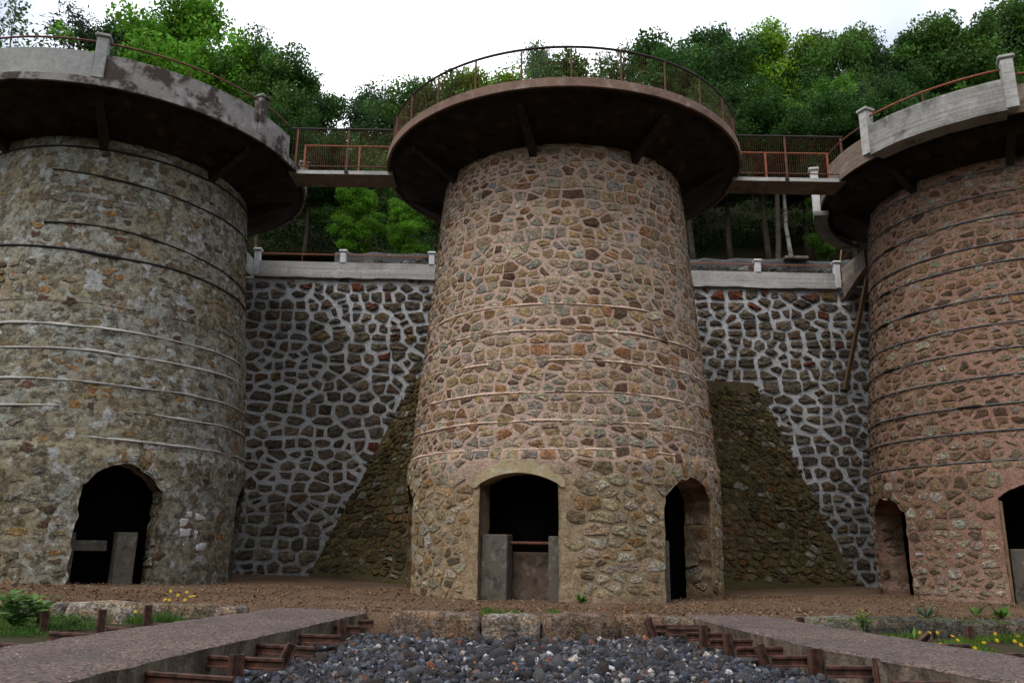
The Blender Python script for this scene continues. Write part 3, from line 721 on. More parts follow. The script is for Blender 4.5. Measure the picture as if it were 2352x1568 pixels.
CEN = {'L': (-12.5, 23.95), 'M': (1.53, 23.95), 'R': (15.45, 23.95)}
OCH = [(26, (0.285, 0.205, 0.13)), (26, (0.32, 0.262, 0.19)), (22, (0.275, 0.248, 0.205)), (9, (0.27, 0.268, 0.25)), (8, (0.265, 0.15, 0.08)), (8, (0.13, 0.085, 0.058)), (7, (0.39, 0.35, 0.28))]
LOW = [(30, (0.29, 0.225, 0.14)), (24, (0.35, 0.305, 0.225)), (12, (0.39, 0.37, 0.32)), (12, (0.27, 0.175, 0.09)), (7, (0.14, 0.105, 0.075)), (12, (0.26, 0.23, 0.185))]
RED = [(26, (0.185, 0.125, 0.083)), (24, (0.225, 0.165, 0.112)), (16, (0.235, 0.20, 0.16)), (8, (0.28, 0.26, 0.22)), (8, (0.10, 0.07, 0.05)), (8, (0.20, 0.125, 0.075))]
REDLOW = [(34, (0.30, 0.265, 0.21)), (26, (0.25, 0.195, 0.14)), (10, (0.15, 0.115, 0.085)), (8, (0.37, 0.355, 0.32))]
GRY = [(28, (0.225, 0.185, 0.12)), (28, (0.215, 0.20, 0.165)), (7, (0.27, 0.17, 0.08)), (8, (0.11, 0.09, 0.07)), (3, (0.12, 0.075, 0.06)), (20, (0.20, 0.19, 0.165)), (8, (0.34, 0.335, 0.31))]

# --- middle tower
towM = empty('kiln_tower', (*CEN['M'], 0), 'middle stone kiln tower with pink mortar and a round platform fenced all round', 'kiln tower', 'row of three kiln towers')
dM = [dict(th=-17.6, W=2.0, spring=2.74, crown=3.0, rough=0.012, bare=0.42, margin=0.14),
      dict(th=43, W=1.95, spring=2.45, crown=2.98, rough=0.05, ring=0.42, nv=9, pow=2.4),
      dict(th=-80, W=1.95, spring=2.45, crown=2.95, rough=0.05, ring=0.4), dict(th=104, W=1.95, spring=2.45, crown=2.95), dict(th=165, W=1.95, spring=2.45, crown=2.95), dict(th=222, W=1.95, spring=2.45, crown=2.95)]
wM = shell(towM, dM, M['mortar_mid'], 21, 0.017)
rng = random.Random(5)
tower_stones(wM, dM, M['stone_mid'], rng, OCH, 0.45, 0.27, 0.06, 0.026, palz=lambda z, r: LOW if z < 3.2 + r.uniform(-.4, .3) else OCH, extra=[(dM[1], 1), (dM[2], -1)], small=0.25)
for i, z in enumerate((3.55, 4.24, 4.99, 5.79, 6.6, 7.32)):
    seam(towM, z, -112, 112, M['mortar_seam'], 0.028, 60 + i, wob=0.045, gaps=0.4)
b = MB()                                               # concrete arch over the main doorway
d = dM[0]; n = 24; V = []; F = []
for i in range(n + 1):
    w = (-1 + 2 * i / n) * (d['W'] / 2 + 0.16); q = min(d['W'] / 2, abs(w)); zi = float(arch_top(d, np.array(q))) - (0.02 if abs(w) < d['W'] / 2 else 0.10)
    zo = zi + 0.30 + 0.06 * math.sin(i * 1.7) - 0.12 * (abs(w) / 1.1) ** 3
    for zz_, dep in ((zi, 0.45), (zi, -0.035), (zo, -0.025), (zo, 0.3)): V.append(door_pt(d, np.array(w), dep, np.array(zz_))); 
for i in range(n):
    for k_ in range(3): F.append((i * 4 + k_, i * 4 + 4 + k_, i * 4 + 5 + k_, i * 4 + 1 + k_))
F += [(0, 1, 2, 3), (n * 4 + 3, n * 4 + 2, n * 4 + 1, n * 4)]
mobj('arch', np.array(V), F, M['conc_arch'], towM)
door_box(dM[0], -0.99, -0.32, 0.28, 0.72, -0.02, 1.53, 'door_pillar', M['conc_door'], towM)
door_box(dM[0], 0.70, 0.985, 0.3, 0.74, -0.02, 1.5, 'door_pillar', M['conc_door'], towM)
door_box(dM[0], -0.34, 0.72, 0.5, 0.56, 1.30, 1.37, 'iron_bar', M['rust'], towM)
door_box(dM[0], -0.34, 0.72, 0.72, 0.8, -0.02, 1.12, 'back_panel', m_concrete('rust_stained_panel', (0.08, 0.055, 0.04), (0.035, 0.02, 0.014), (0.12, 0.095, 0.08), 2.0), towM, lean=0.04)
door_box(dM[1], -0.72, -0.45, 0.35, 0.75, -0.02, 1.45, 'door_pillar', M['conc_door'], towM)
door_box(dM[1], -0.97, -0.72, 0.5, 0.56, 1.16, 1.22, 'iron_bar', M['rust'], towM)
b = MB(); b.sector(0, 360, 0.3, 5.6, 12.70, 12.95, 3); rough(b, 0.012, 2.0, 4).build('platform', M['conc_disc'], towM)
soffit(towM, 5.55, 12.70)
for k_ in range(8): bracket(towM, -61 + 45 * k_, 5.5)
rl = handrail(towM, -180, 180, 5.45, 13.93, 0.034, M['iron_dark'], 'railing')
for k_ in range(26):
    a = math.radians(-1.0 + 360 / 26 * k_); b = MB(); b.tube([(5.45 * math.sin(a), -5.45 * math.cos(a), 12.94), (5.45 * math.sin(a), -5.45 * math.cos(a), 13.92)], 0.026, 6); b.build('post', M['rust'], rl)
b = MB()
for k_ in range(520):
    a = 2 * math.pi * k_ / 520; b.tube([(5.45 * math.sin(a), -5.45 * math.cos(a), 13.02), (5.45 * math.sin(a), -5.45 * math.cos(a), 13.91)], 0.0032, 3)
for z in (13.0, 13.45):
    b.tube([(5.45 * math.sin(2 * math.pi * i / 90), -5.45 * math.cos(2 * math.pi * i / 90), z) for i in range(90)], 0.006, 4, closed=True)
tag(b.build('wire_mesh', M['rust'], rl), kind='stuff')

# --- left tower
towL = empty('kiln_tower', (*CEN['L'], 0), 'grey plastered kiln tower at the left edge with sagging black cables and solid parapet', 'kiln tower', 'row of three kiln towers')
dL = [dict(th=39.3, W=1.9, spring=2.45, crown=3.1, rough=0.06, ring=0.42, nv=8, pow=2.2, margin=0.03, vpal=[(3, (0.36, 0.36, 0.35)), (4, (0.10, 0.06, 0.045)), (4, (0.19, 0.135, 0.075))]),
      dict(th=104, W=1.9, spring=2.4, crown=2.9, rough=0.04), dict(th=-21, W=1.9, spring=2.4, crown=3.0, rough=0.05), dict(th=-82, W=1.9, spring=2.4, crown=2.9), dict(th=163, W=1.9, spring=2.4, crown=2.9), dict(th=222, W=1.9, spring=2.4, crown=2.9)]
wL = shell(towL, dL, M['plaster_left'], 33, 0.035)
rng = random.Random(8)
tower_stones(wL, dL, M['stone_left'], rng, GRY, 0.42, 0.26, 0.085, 0.013, keep=0.66, jit=0.22, arc=(-60, 112), small=0.2, sink=0.03, extra=[(dL[0], 1)])
for i, z in enumerate((3.72, 4.44, 5.12, 5.92, 6.55)):
    seam(towL, z, -60, 112, M['conc_coping'], 0.03, 80 + i, wob=0.05, gaps=0.8)
for i, z in enumerate((7.2, 8.05, 10.2)):
    seam(towL, z, -60, 112, M['conc_door'], 0.011, 90 + i, wob=0.03, gaps=1.0)
cable(towL, [(-1, 11.0), (30, 10.83), (58, 10.72), (85, 10.72), (115, 10.8)], M['cable_black'], 0.022, 'black_cable')
cable(towL, [(0, 9.42), (20, 9.42), (34, 9.36), (62, 9.15), (90, 8.98), (115, 8.9)], M['cable_black'], 0.024, 'black_cable')
cable(towL, [(-70, 8.95), (-20, 8.80), (15, 8.66), (24, 8.58), (50, 8.60), (80, 8.5), (115, 8.45)], M['cable_black'], 0.028, 'black_cable', clamps=(18, 26))
cable(towL, [(-70, 11.75), (115, 11.72)], M['cable_black'], 0.03, 'black_cable')
door_box(dL[0], 0.12, 0.6, 0.38, 0.8, -0.02, 1.45, 'door_pillar', M['conc_door'], towL)
door_box(dL[0], -0.95, -0.05, 0.6, 0.8, 0.98, 1.24, 'lintel_beam', M['conc_door'], towL)
door_box(dL[0], -0.95, -0.83, 0.4, 0.8, -0.02, 1.42, 'door_pillar', M['conc_door'], towL)
def px_tower(c, px, py):
    d = ray(px, py); R = 4.4
    for _ in range(4):
        qa = d[0] ** 2 + d[1] ** 2; qb = -2 * (d[0] * c[0] + d[1] * c[1]); qc = c[0] ** 2 + c[1] ** 2 - R * R
        t = (-qb - math.sqrt(max(0, qb * qb - 4 * qa * qc))) / 2 / qa; z = EYE + d[2] * t; R = float(Rz(z))
    return math.atan2(d[0] * t - c[0], c[1] - d[1] * t) * UREF, z
for i, (px, py, wq, hq) in enumerate(((425, 1222, .16, .1), (455, 1228, .15, .11), (421, 1200, .13, .1), (462, 1186, .2, .09), (426, 1250, .12, .06), (462, 1256, .2, .1), (433, 1180, .1, .08))):
    u, z = px_tower(CEN['L'], px, py); V, F, sz, cc = stone_geo([(u - wq, z - hq), (u + wq, z - hq), (u + wq, z + hq), (u - wq, z + hq)], rng, tower_surf, 12, 0.016, 0.22, 0.03)
    mobj('plaster_patch', V, F, M['conc_white'], towL, smooth=True)
b = MB(); b.sector(0, 360, 0.3, 5.6, 12.66, 12.86, 3); rough(b, 0.02, 2.0, 6).build('platform', M['conc_old'], towL)
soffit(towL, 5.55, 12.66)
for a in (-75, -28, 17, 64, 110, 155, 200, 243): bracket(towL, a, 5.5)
b = MB(); b.sector(-80, 15.2, 5.38, 5.565, 12.864, 13.60, 2); rough(b, 0.006, 2, 3).build('parapet', M['conc_new'], towL)['label'] = 'smooth pale renewed stretch of parapet'
b = MB(); b.sector(18.4, 62.3, 5.38, 5.555, 12.864, 13.59, 2); rough(b, 0.014, 2, 4).build('parapet', M['conc_old'], towL)['label'] = 'patched and stained stretch of parapet'
b = MB(); b.sector(65.7, 79, 5.38, 5.55, 12.864, 13.57, 2); rough(b, 0.014, 2, 5).build('parapet', M['conc_old'], towL)
b = MB(); b.sector(101, 275, 5.38, 5.55, 12.864, 13.57, 3); rough(b, 0.014, 2, 5).build('parapet', M['conc_old'], towL)
for a in (-78, -30, 16.8, 64, 110): conc_post(towL, a, 5.33, 5.61, 0.14, 12.866, 14.06, M['conc_new'] if a < 20 else M['conc_old'])
handrail(towL, -78, 79, 5.46, 13.98, 0.028, M['rust'])
b = MB(); a = math.radians(40); b.tube([(5.46 * math.sin(a), -5.46 * math.cos(a), 13.57), (5.46 * math.sin(a), -5.46 * math.cos(a), 13.97)], 0.018, 6); b.build('rail_support', M['rust'], towL)

# --- right tower
towR = empty('kiln_tower', (*CEN['R'], 0), 'reddish stone kiln tower at the right edge bound with many steel cables', 'kiln tower', 'row of three kiln towers')
dR = [dict(th=-90, W=1.9, spring=2.3, crown=2.78, rough=0.05, ring=0.36, nv=7, pow=2.4), dict(th=-30.5, W=2.0, spring=2.64, crown=3.0, rough=0.02, bare=0.22, margin=0.1),
      dict(th=31, W=1.9, spring=2.4, crown=2.9), dict(th=92, W=1.9, spring=2.4, crown=2.9), dict(th=153, W=1.9, spring=2.4, crown=2.9), dict(th=213, W=1.9, spring=2.4, crown=2.9)]
wR = shell(towR, dR, M['mortar_right'], 47, 0.018)
rng = random.Random(13)
tower_stones(wR, dR, M['stone_right'], rng, RED, 0.44, 0.275, 0.07, 0.024, palz=lambda z, r: REDLOW if z < 3.0 + r.uniform(-.3, .4) else RED, arc=(-122, 40), extra=[(dR[0], -1)], small=0.2)
CZ = [(11.72, ()), (11.0, ()), (10.3, (-82,)), (9.5, ()), (8.95, (-86,)), (7.98, (-70, -88)), (7.2, ()), (6.5, (-84,)), (5.78, ()), (5.02, (-50,)), (4.33, ()), (3.56, ())]
for z, cl in CZ:
    cable(towR, [(-122, z - 0.06), (-95, z + 0.02), (-60, z), (-30, z + 0.02), (40, z)], M['cable_steel'], 0.019, 'steel_cable', 0.03, cl)
door_box(dR[1], -0.9, -0.2, 0.3, 0.75, -0.02, 1.38, 'door_pillar', M['conc_door'], towR)
door_box(dR[1], -1.0, -0.93, 0.03, 0.15, -0.02, 2.55, 'door_frame', M['timber'], towR)
b = MB(); b.sector(0, 360, 0.3, 5.22, 12.62, 12.84, 3); rough(b, 0.02, 2.0, 9).build('platform', M['conc_brown'], towR)
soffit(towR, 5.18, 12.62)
for a in (-65, -25, 15, 60, -107, 155, 200): bracket(towR, a, 5.15)
b = MB(); b.sector(-64, -26.5, 5.0, 5.585, 12.56, 12.72, 2); rough(b, 0.03, 2.5, 3).build('platform_edge', M['conc_board'], towR)
b = MB(); b.sector(-64, -26.5, 5.36, 5.56, 12.722, 13.49, 2); rough(b, 0.012, 2, 2).build('parapet', M['conc_board'], towR)['label'] = 'board marked grey stretch of parapet standing proud'
b = MB(); b.sector(-91, -66.5, 5.03, 5.2, 12.842, 13.45, 2); rough(b, 0.012, 2, 3).build('parapet', M['conc_brown'], towR)
b = MB(); b.sector(-24, 60, 5.03, 5.2, 12.842, 13.45, 2); rough(b, 0.012, 2, 4).build('parapet', M['conc_brown'], towR)
b = MB(); b.sector(-150, -109, 5.25, 5.42, 12.4, 13.3, 2); rough(b, 0.012, 2, 5).build('parapet', M['conc_brown'], towR)
b = MB(); b.sector(-150, -104, 5.0, 5.45, 12.24, 12.40, 2); rough(b, 0.03, 2.5, 6).build('platform_edge', M['conc_board'], towR)
b = MB(); b.sector(60, 200, 5.03, 5.2, 12.842, 13.45, 3); b.build('parapet', M['conc_brown'], towR)
conc_post(towR, -65.2, 5.32, 5.62, 0.135, 12.60, 14.0, M['conc_coping']); conc_post(towR, -25.3, 5.32, 5.62, 0.15, 12.60, 14.05, M['conc_coping'])
conc_post(towR, -106.5, 5.22, 5.46, 0.14, 12.42, 13.95, M['conc_white'])
handrail(towR, -64, -26, 5.46, 13.83, 0.028, M['rust_orange']); handrail(towR, -24.5, 60, 5.3, 13.7, 0.028, M['rust_orange']); handrail(towR, -90, -66, 5.2, 13.83, 0.024, M['rust'])
b = MB(); a = math.radians(-47); b.tube([(5.46 * math.sin(a), -5.46 * math.cos(a), 13.47), (5.46 * math.sin(a), -5.46 * math.cos(a), 13.82)], 0.018, 6); b.build('rail_support', M['rust'], towR)

# ------------------------------------------------------------------ footbridges between the platforms
def footbridge(x0, x1, posts_f, posts_b, label, bx0, bx1):
    xc = (x0 + x1) / 2; t = empty('footbridge', (xc, 23.9, 12.57), label, 'footbridge', 'footbridges between the kiln platforms')
    loc = (-xc, -23.9, -12.57)
    def B(): return MB()
    b = B(); b.box(x0, x1, 23.4, 24.35, 12.57, 12.70, 0.01); rough(b, 0.006, 2, 3).build('deck', M['conc_brown'], t, loc)
    b = B(); b.box(x0, x1, 23.385, 23.398, 12.575, 12.70, 0.003); b.build('fascia', M['conc_coping'], t, loc)
    for y, zt, mat, mtp, posts, nm, xa, xb in ((23.355, 14.12, M['iron_dark'], M['rust'], posts_f, 'front_railing', x0, x1), (24.32, 14.04, M['rust_orange'], M['rust_orange'], posts_b, 'rear_railing', bx0, bx1)):
        b = B(); b.tube([(xa, y, zt), (xb, y, zt)], 0.035 if y < 24 else 0.026, 6); r = b.build(nm, mat, t, loc)
        b = B(); b.tube([(xa, y, 12.82), (xb, y, 12.82)], 0.02, 6); b.build('bottom_rail', M['rust'], r)
        for px in posts:
            b = B(); b.box(px - 0.028, px + 0.028, y - 0.02, y + 0.02, 12.60, zt - 0.01); b.build('post', mtp, r)
            if y < 24:
                b = B(); b.box(px - 0.06, px + 0.06, y - 0.03, y + 0.015, 12.60, 12.68, 0.008); b.build('bracket', M['iron_dark'], r)
        b = B(); n = int((xb - xa) / 0.07)
        for i in range(1, n):
            x = xa + (xb - xa) * i / n; b.tube([(x, y, 12.80), (x, y, zt)], 0.0038, 3)
        tag(b.build('wire_mesh', M['rust'], r), kind='stuff')
    return t
footbridge(-7.15, -3.85, (-6.95, -5.33), (-6.95, -5.15), 'footbridge with mesh railings between the left and middle kiln platforms', -6.98, -3.85)
footbridge(6.9, 10.5, (8.62, 10.42), (8.3, 10.35), 'footbridge with mesh railings between the middle and right kiln platforms', 6.9, 10.38)

# ------------------------------------------------------------------ retaining wall behind the towers
wall = empty('retaining_wall', (1.5, 30, 0), 'tall retaining wall of dark stones in white mortar behind the kiln towers', 'retaining wall')
wo = (-1.5, -30, 0)
xs = np.arange(-20, 26.01, 0.1); zs = np.arange(-0.3, 11.36, 0.1); X, Z = np.meshgrid(xs, zs); P = np.stack([X.ravel(), Z.ravel(), 0 * X.ravel()], 1)
Yw = 30.0 - (fbm(P * 1.2, 3, 3) * 0.022 + fbm(P * 4.5, 3, 4) * 0.028).reshape(X.shape)
V, F = grid_mesh(X, Yw, Z); wface = mobj('wall_face', V, F, M['mortar_wall'], wall, smooth=True, loc=wo)
DRK = [(32, (0.135, 0.12, 0.10)), (28, (0.165, 0.142, 0.115)), (14, (0.095, 0.085, 0.073)), (14, (0.15, 0.115, 0.09)), (2, (0.14, 0.07, 0.05)), (5, (0.16, 0.125, 0.07)), (8, (0.21, 0.185, 0.155))]
wsurf = lambda u, v, h: np.stack([np.asarray(u, float), 30.0 - np.asarray(h, float), np.asarray(v, float)], 1)
rng = random.Random(21); stones = []
for (xa, xb) in ((-10.7, -2.0), (6.0, 14.6)):
    pts = rows_points(xa, xb, -0.2, 11.6, 0.62, 0.41, rng, small=0.14, jv=0.1, hv=0.2)
    for i, poly in voronoi_cells(pts, 1.4, 0.11, rng):
        P = np.array(poly)
        if P[:, 1].max() > 11.5 or P[:, 1].min() < -0.25 or P[:, 0].min() < xa - 0.4 or P[:, 0].max() > xb + 0.4: continue
        c = P.mean(0)
        if c[1] < 7.3 and -7.0 + 3.6 * c[1] / 7.4 < c[0] < 12.3 - 3.1 * c[1] / 7.4: continue
        V, F, size, cc = stone_geo(poly, rng, wsurf, 10, 0.07 * rng.uniform(0.75, 1.3), 0.09, 0.06)
        col = pick(rng, DRK)
        V = V + np.array(wo); stones.append((size, V, F, col))
for q in ((1650, 675), (1705, 675), (1765, 675), (1740, 707), (1910, 722), (1865, 828), (1855, 838), (1715, 905), (830, 655), (700, 662), (880, 820), (915, 1045)):    # the few red stones
    p = on_y(*q, 30.0); j = min(range(len(stones)), key=lambda k_: (stones[k_][1][-1][0] + 1.5 - p.x) ** 2 + (stones[k_][1][-1][2] - p.z) ** 2)
    stones[j] = (stones[j][0] + 1, stones[j][1], stones[j][2], (0.17, 0.062, 0.04))
lay_stones(wface, [(w, V - np.array(wo), F, c) for w, V, F, c in stones], M['stone_wall'])
cz = lambda x: -0.1 - 0.0075 * x
xs = np.arange(-10.15, 12.8, 0.16); V = []; n = len(xs)
jb = fbm(np.stack([xs * 2.5, 0 * xs, 0 * xs], 1), 3, 6) * 0.04
for i, x in enumerate(xs): V += [(x, 30.1, 11.35 + cz(x)), (x, 29.84, 11.37 + jb[i] + cz(x)), (x, 29.83, 12.0 + cz(x)), (x, 30.1, 12.0 + cz(x))]
F = [(i * 4 + k_, i * 4 + 4 + k_, i * 4 + 4 + (k_ + 1) % 4, i * 4 + (k_ + 1) % 4) for i in range(n - 1) for k_ in range(4)] + [(0, 1, 2, 3), (n * 4 - 1, n * 4 - 2, n * 4 - 3, n * 4 - 4)]
mobj('coping', V, F, M['conc_coping'], wall, loc=wo)
px_posts = [-10.05, -6.68, -3.2, 0.25, 3.6, 6.2, 9.6, 12.7]
for x in px_posts:
    b = MB(); b.box(x - 0.11, x + 0.11, 29.80, 30.02, (11.98 if x > -10 and x < 12 else 11.4) + cz(x), 12.42 + cz(x), 0.015); o = rough(b, 0.006, 4, 2).build('post', M['conc_white'], wall, wo)
    b = MB(); b.box(x - 0.165, x + 0.165, 29.75, 30.07, 12.422 + cz(x), 12.52 + cz(x), 0.03); b.build('post_cap', M['conc_white'], o)
b = MB(); b.tube([(-10.05, 29.91, 12.33 + cz(-10.05)), (12.7, 29.91, 12.33 + cz(12.7))], 0.022, 6); hr = b.build('handrail', M['rust_orange'], wall, wo)
for x in (-8.3, -4.9, 7.9, 11.1):
    b = MB(); b.tube([(x, 29.91, 11.99 + cz(x)), (x, 29.91, 12.32 + cz(x))], 0.016, 5); b.build('rail_support', M['rust'], hr)
X, Y = np.meshgrid(np.linspace(-40, 40, 81), np.linspace(30.02, 34.4, 9)); P = np.stack([X.ravel(), Y.ravel(), 0 * X.ravel()], 1)
V, F = grid_mesh(X, Y, 11.3 + (fbm(P, 3, 2) * 0.04).reshape(X.shape)); tag(mobj('upper_terrace', V, F, M['dirt']), kind='structure')

# access bridges from the upper terrace to the platforms
def access(x0, x1, label, loc, pts, mat):
    t = empty('access_bridge', loc, label, 'bridge', 'short concrete bridges from the upper terrace')
    l = (-loc[0], -loc[1], -loc[2]); w = 0.2
    for xa in (x0, x1 - w):
        v = [(x, y, z) for x in (xa, xa + w) for y, z in pts]; n = len(pts)
        f = [tuple(range(n - 1, -1, -1)), tuple(range(n, 2 * n))] + [(i, (i + 1) % n, n + (i + 1) % n, n + i) for i in range(n)]
        mobj('side_wall', v, f, mat, t, loc=l)
    b = MB(); b.box(x0 + w + 0.003, x1 - w - 0.003, pts[1][0] + 0.02, 30.0, 11.36, 11.5); b.build('deck', M['conc_brown'], t, l)
    return t, l
aR, l = access(12.86, 15.6, 'short concrete bridge from the wall top to the right kiln platform', (14.2, 29, 11.3), [(29.8, 10.82), (27.75, 11.38), (27.75, 12.02), (29.8, 12.02)], M['conc_brown'])
b = MB(); b.tube([(12.95, 29.75, 12.4), (12.95, 27.8, 12.75)], 0.022, 6); b.build('handrail', M['rust'], aR, l)
aL, l = access(-12.6, -10.17, 'short pale concrete bridge from the wall top to the left kiln platform', (-11.4, 29, 11.3), [(29.8, 11.3), (27.75, 11.2), (27.75, 12.02), (29.8, 12.02)], M['conc_coping'])
b = MB(); b.tube([(-10.27, 29.75, 12.4), (-10.27, 27.8, 12.7)], 0.022, 6); b.build('handrail', M['rust'], aL, l)
# timber prop
A_, B_ = Vector((12.62, 29.9, 7.2)), Vector((13.15, 28.2, 11.3)); q = (B_ - A_); b = MB(); b.box(-0.075, 0.075, -0.055, 0.055, 0, q.length, 0.008)
pr = rough(b, 0.008, 2).build('timber_prop', M['timber'], None, A_); pr.rotation_euler = q.to_track_quat('Z', 'Y').to_euler()
tag(pr, 'long square timber prop leaning from the white mortared wall up to a bridge', 'timber prop')

# ------------------------------------------------------------------ buttress behind the middle tower
but = empty('buttress', (2.5, 28.5, 0), 'mossy brown stone buttress spreading at its foot behind the middle kiln tower', 'buttress')
bo = np.array((2.5, 28.5, 0))
def patch(c00, c10, c11, c01):
    c00, c10, c11, c01 = map(lambda c: np.array(c, float), (c00, c10, c11, c01))
    nrm = np.cross(c10 - c00, c01 - c00); nrm /= np.linalg.norm(nrm)
    W = (np.linalg.norm(c10 - c00) + np.linalg.norm(c11 - c01)) / 2; H = np.linalg.norm((c01 + c11 - c00 - c10) / 2)
    def surf(u, v, h):
        s, t = np.asarray(u, float)[:, None] / W, np.asarray(v, float)[:, None] / H
        return (1 - s) * (1 - t) * c00 + s * (1 - t) * c10 + s * t * c11 + (1 - s) * t * c01 + np.asarray(h, float)[:, None] * nrm - bo
    return surf, W, H
patches = [((-7.3, 30.05, -.05), (-3.3, 26.6, -.05), (-2.2, 29.2, 7.4), (-3.75, 30.05, 7.4)), ((-3.3, 26.6, -.05), (6.2, 26.6, -.05), (5.6, 29.2, 7.4), (-2.2, 29.2, 7.4)), ((6.2, 26.6, -.05), (12.62, 30.05, -.05), (9.45, 30.05, 7.42), (5.6, 29.2, 7.4))]
MOS = [(30, (0.17, 0.13, 0.06)), (26, (0.13, 0.102, 0.045)), (14, (0.20, 0.165, 0.09)), (8, (0.07, 0.054, 0.028)), (8, (0.16, 0.09, 0.04)), (5, (0.30, 0.30, 0.27)), (9, (0.21, 0.195, 0.145))]
rng = random.Random(3); stones = []
for pi, pc in enumerate(patches):
    sf, W, H = patch(*pc); U, Vv = np.meshgrid(np.linspace(0, W, int(W / 0.1)), np.linspace(0, H, int(H / 0.1))); P = np.stack([U.ravel(), Vv.ravel(), 0 * U.ravel() + pi * 7], 1)
    hh = fbm(P * 1.1, 3, 5) * 0.035 + fbm(P * 4, 3, 6) * 0.022; S = sf(U.ravel(), Vv.ravel(), hh)
    h_, w_ = U.shape; V, F = grid_mesh(S[:, 0].reshape(h_, w_), S[:, 1].reshape(h_, w_), S[:, 2].reshape(h_, w_))
    o = mobj('buttress_face', V, F, M['mortar_buttress'], but, smooth=True)
    if pi == 1: continue
    for i, poly in voronoi_cells(rows_points(0, W, 0.1, H, 0.42, 0.27, rng, small=0.3), 1.4, 0.055, rng):
        P = np.array(poly)
        if P[:, 0].min() < -0.02 or P[:, 0].max() > W + 0.02 or P[:, 1].max() > H - 0.05 or P[:, 1].min() < 0: continue
        Vs, Fs, size, cc = stone_geo(poly, rng, sf, 9, 0.05 * rng.uniform(0.5, 1.4), 0.14, 0.06)
        stones.append((size, Vs, Fs, pick(rng, MOS)))
lay_stones(but, stones, M['stone_moss'])
b = MB(); b.add([(-3.75, 30.05, 7.4), (-2.2, 29.2, 7.4), (5.6, 29.2, 7.4), (9.45, 30.05, 7.42)], [(0, 1, 2, 3)]); b.build('buttress_top', M['mortar_buttress'], but, tuple(-bo))

# ------------------------------------------------------------------ rubble wall at the back of the upper terrace
rub = empty('rubble_wall', (4, 34, 11.4), 'low dark rubble wall at the foot of the wooded slope', 'rubble wall'); ro = (-4, -34, -11.4)
xs = np.arange(-8.0, 22, 0.15); zs = np.linspace(0, 1, 18); X = np.tile(xs, (18, 1)); top = 13.9 + fbm(np.stack([xs * 1.6, 0 * xs, 0 * xs], 1), 3, 2) * 0.12
Z = 11.3 + (top - 11.3)[None] * zs[:, None]; P = np.stack([X.ravel(), Z.ravel(), 0 * X.ravel()], 1); Yr = 34.0 - (fbm(P * 2, 3, 8) * 0.05).reshape(X.shape)
V, F = grid_mesh(X, Yr, Z); V2 = np.stack([xs, 0 * xs + 34.5, top], 1); n0 = len(V); V = np.vstack([V, V2]); kx = len(xs)
F = np.vstack([F, np.stack([np.arange(17 * kx, 18 * kx - 1), np.arange(17 * kx + 1, 18 * kx), n0 + np.arange(1, kx), n0 + np.arange(kx - 1)], 1)])
rf = mobj('wall_face', V, F, M['mortar_rubble'], rub, smooth=True, loc=ro)
RUB = [(30, (0.07, 0.07, 0.07)), (20, (0.11, 0.11, 0.11)), (14, (0.045, 0.045, 0.045)), (7, (0.12, 0.06, 0.04)), (12, (0.16, 0.155, 0.15))]
rsurf = lambda u, v, h: np.stack([np.asarray(u, float), 34.0 - np.asarray(h, float), np.asarray(v, float)], 1)
stones = []; rng = random.Random(31)
for i, poly in voronoi_cells(rows_points(-7.9, 17.5, 12.3, 13.95, 0.42, 0.3, rng), 1.35, 0.05, rng):
    P = np.array(poly)
    if P[:, 1].max() > 13.99 or P[:, 0].min() < -8: continue
    V, F, size, cc = stone_geo(poly, rng, rsurf, 9, 0.06, 0.15, 0.06); x = P[:, 0].mean()
    stones.append((size * (0.1 if -2 < x < 7 else 1), V, F, pick(rng, RUB)))
lay_stones(rf, stones, M['stone_wall'])
b = MB(); b.box(-13.5, -8.02, 34.0, 34.5, 11.3, 13.45); tag(rough(b, 0.01).build('low_wall', M['conc_door']), 'low dark concrete wall ending beside the rubble wall', 'wall')
p = on_y(1830, 592, 33.8); b = MB(); b.box(p.x - 0.55, p.x + 0.5, 33.7, 34.4, p.z - 0.06, p.z + 0.07, 0.02); tag(b.build('concrete_slab', M['conc_door']), 'small dark concrete slab lying on top of the rubble wall', 'slab')
for i, (a, c, lb) in enumerate((((1926, 602), (1934, 560), 'thin bare stake leaning above the rightmost post of the wall coping'), ((2006, 592), (2003, 572), 'short bare stake beside the right kiln bridge'))):
    p0, p1 = on_y(*a, 34.2), on_y(*c, 34.2); b = MB(); b.tube([(0, 0, -0.4), tuple(p1 - p0)], 0.035, 5); tag(b.build('stake', M['timber'], None, p0), lb, 'stake')

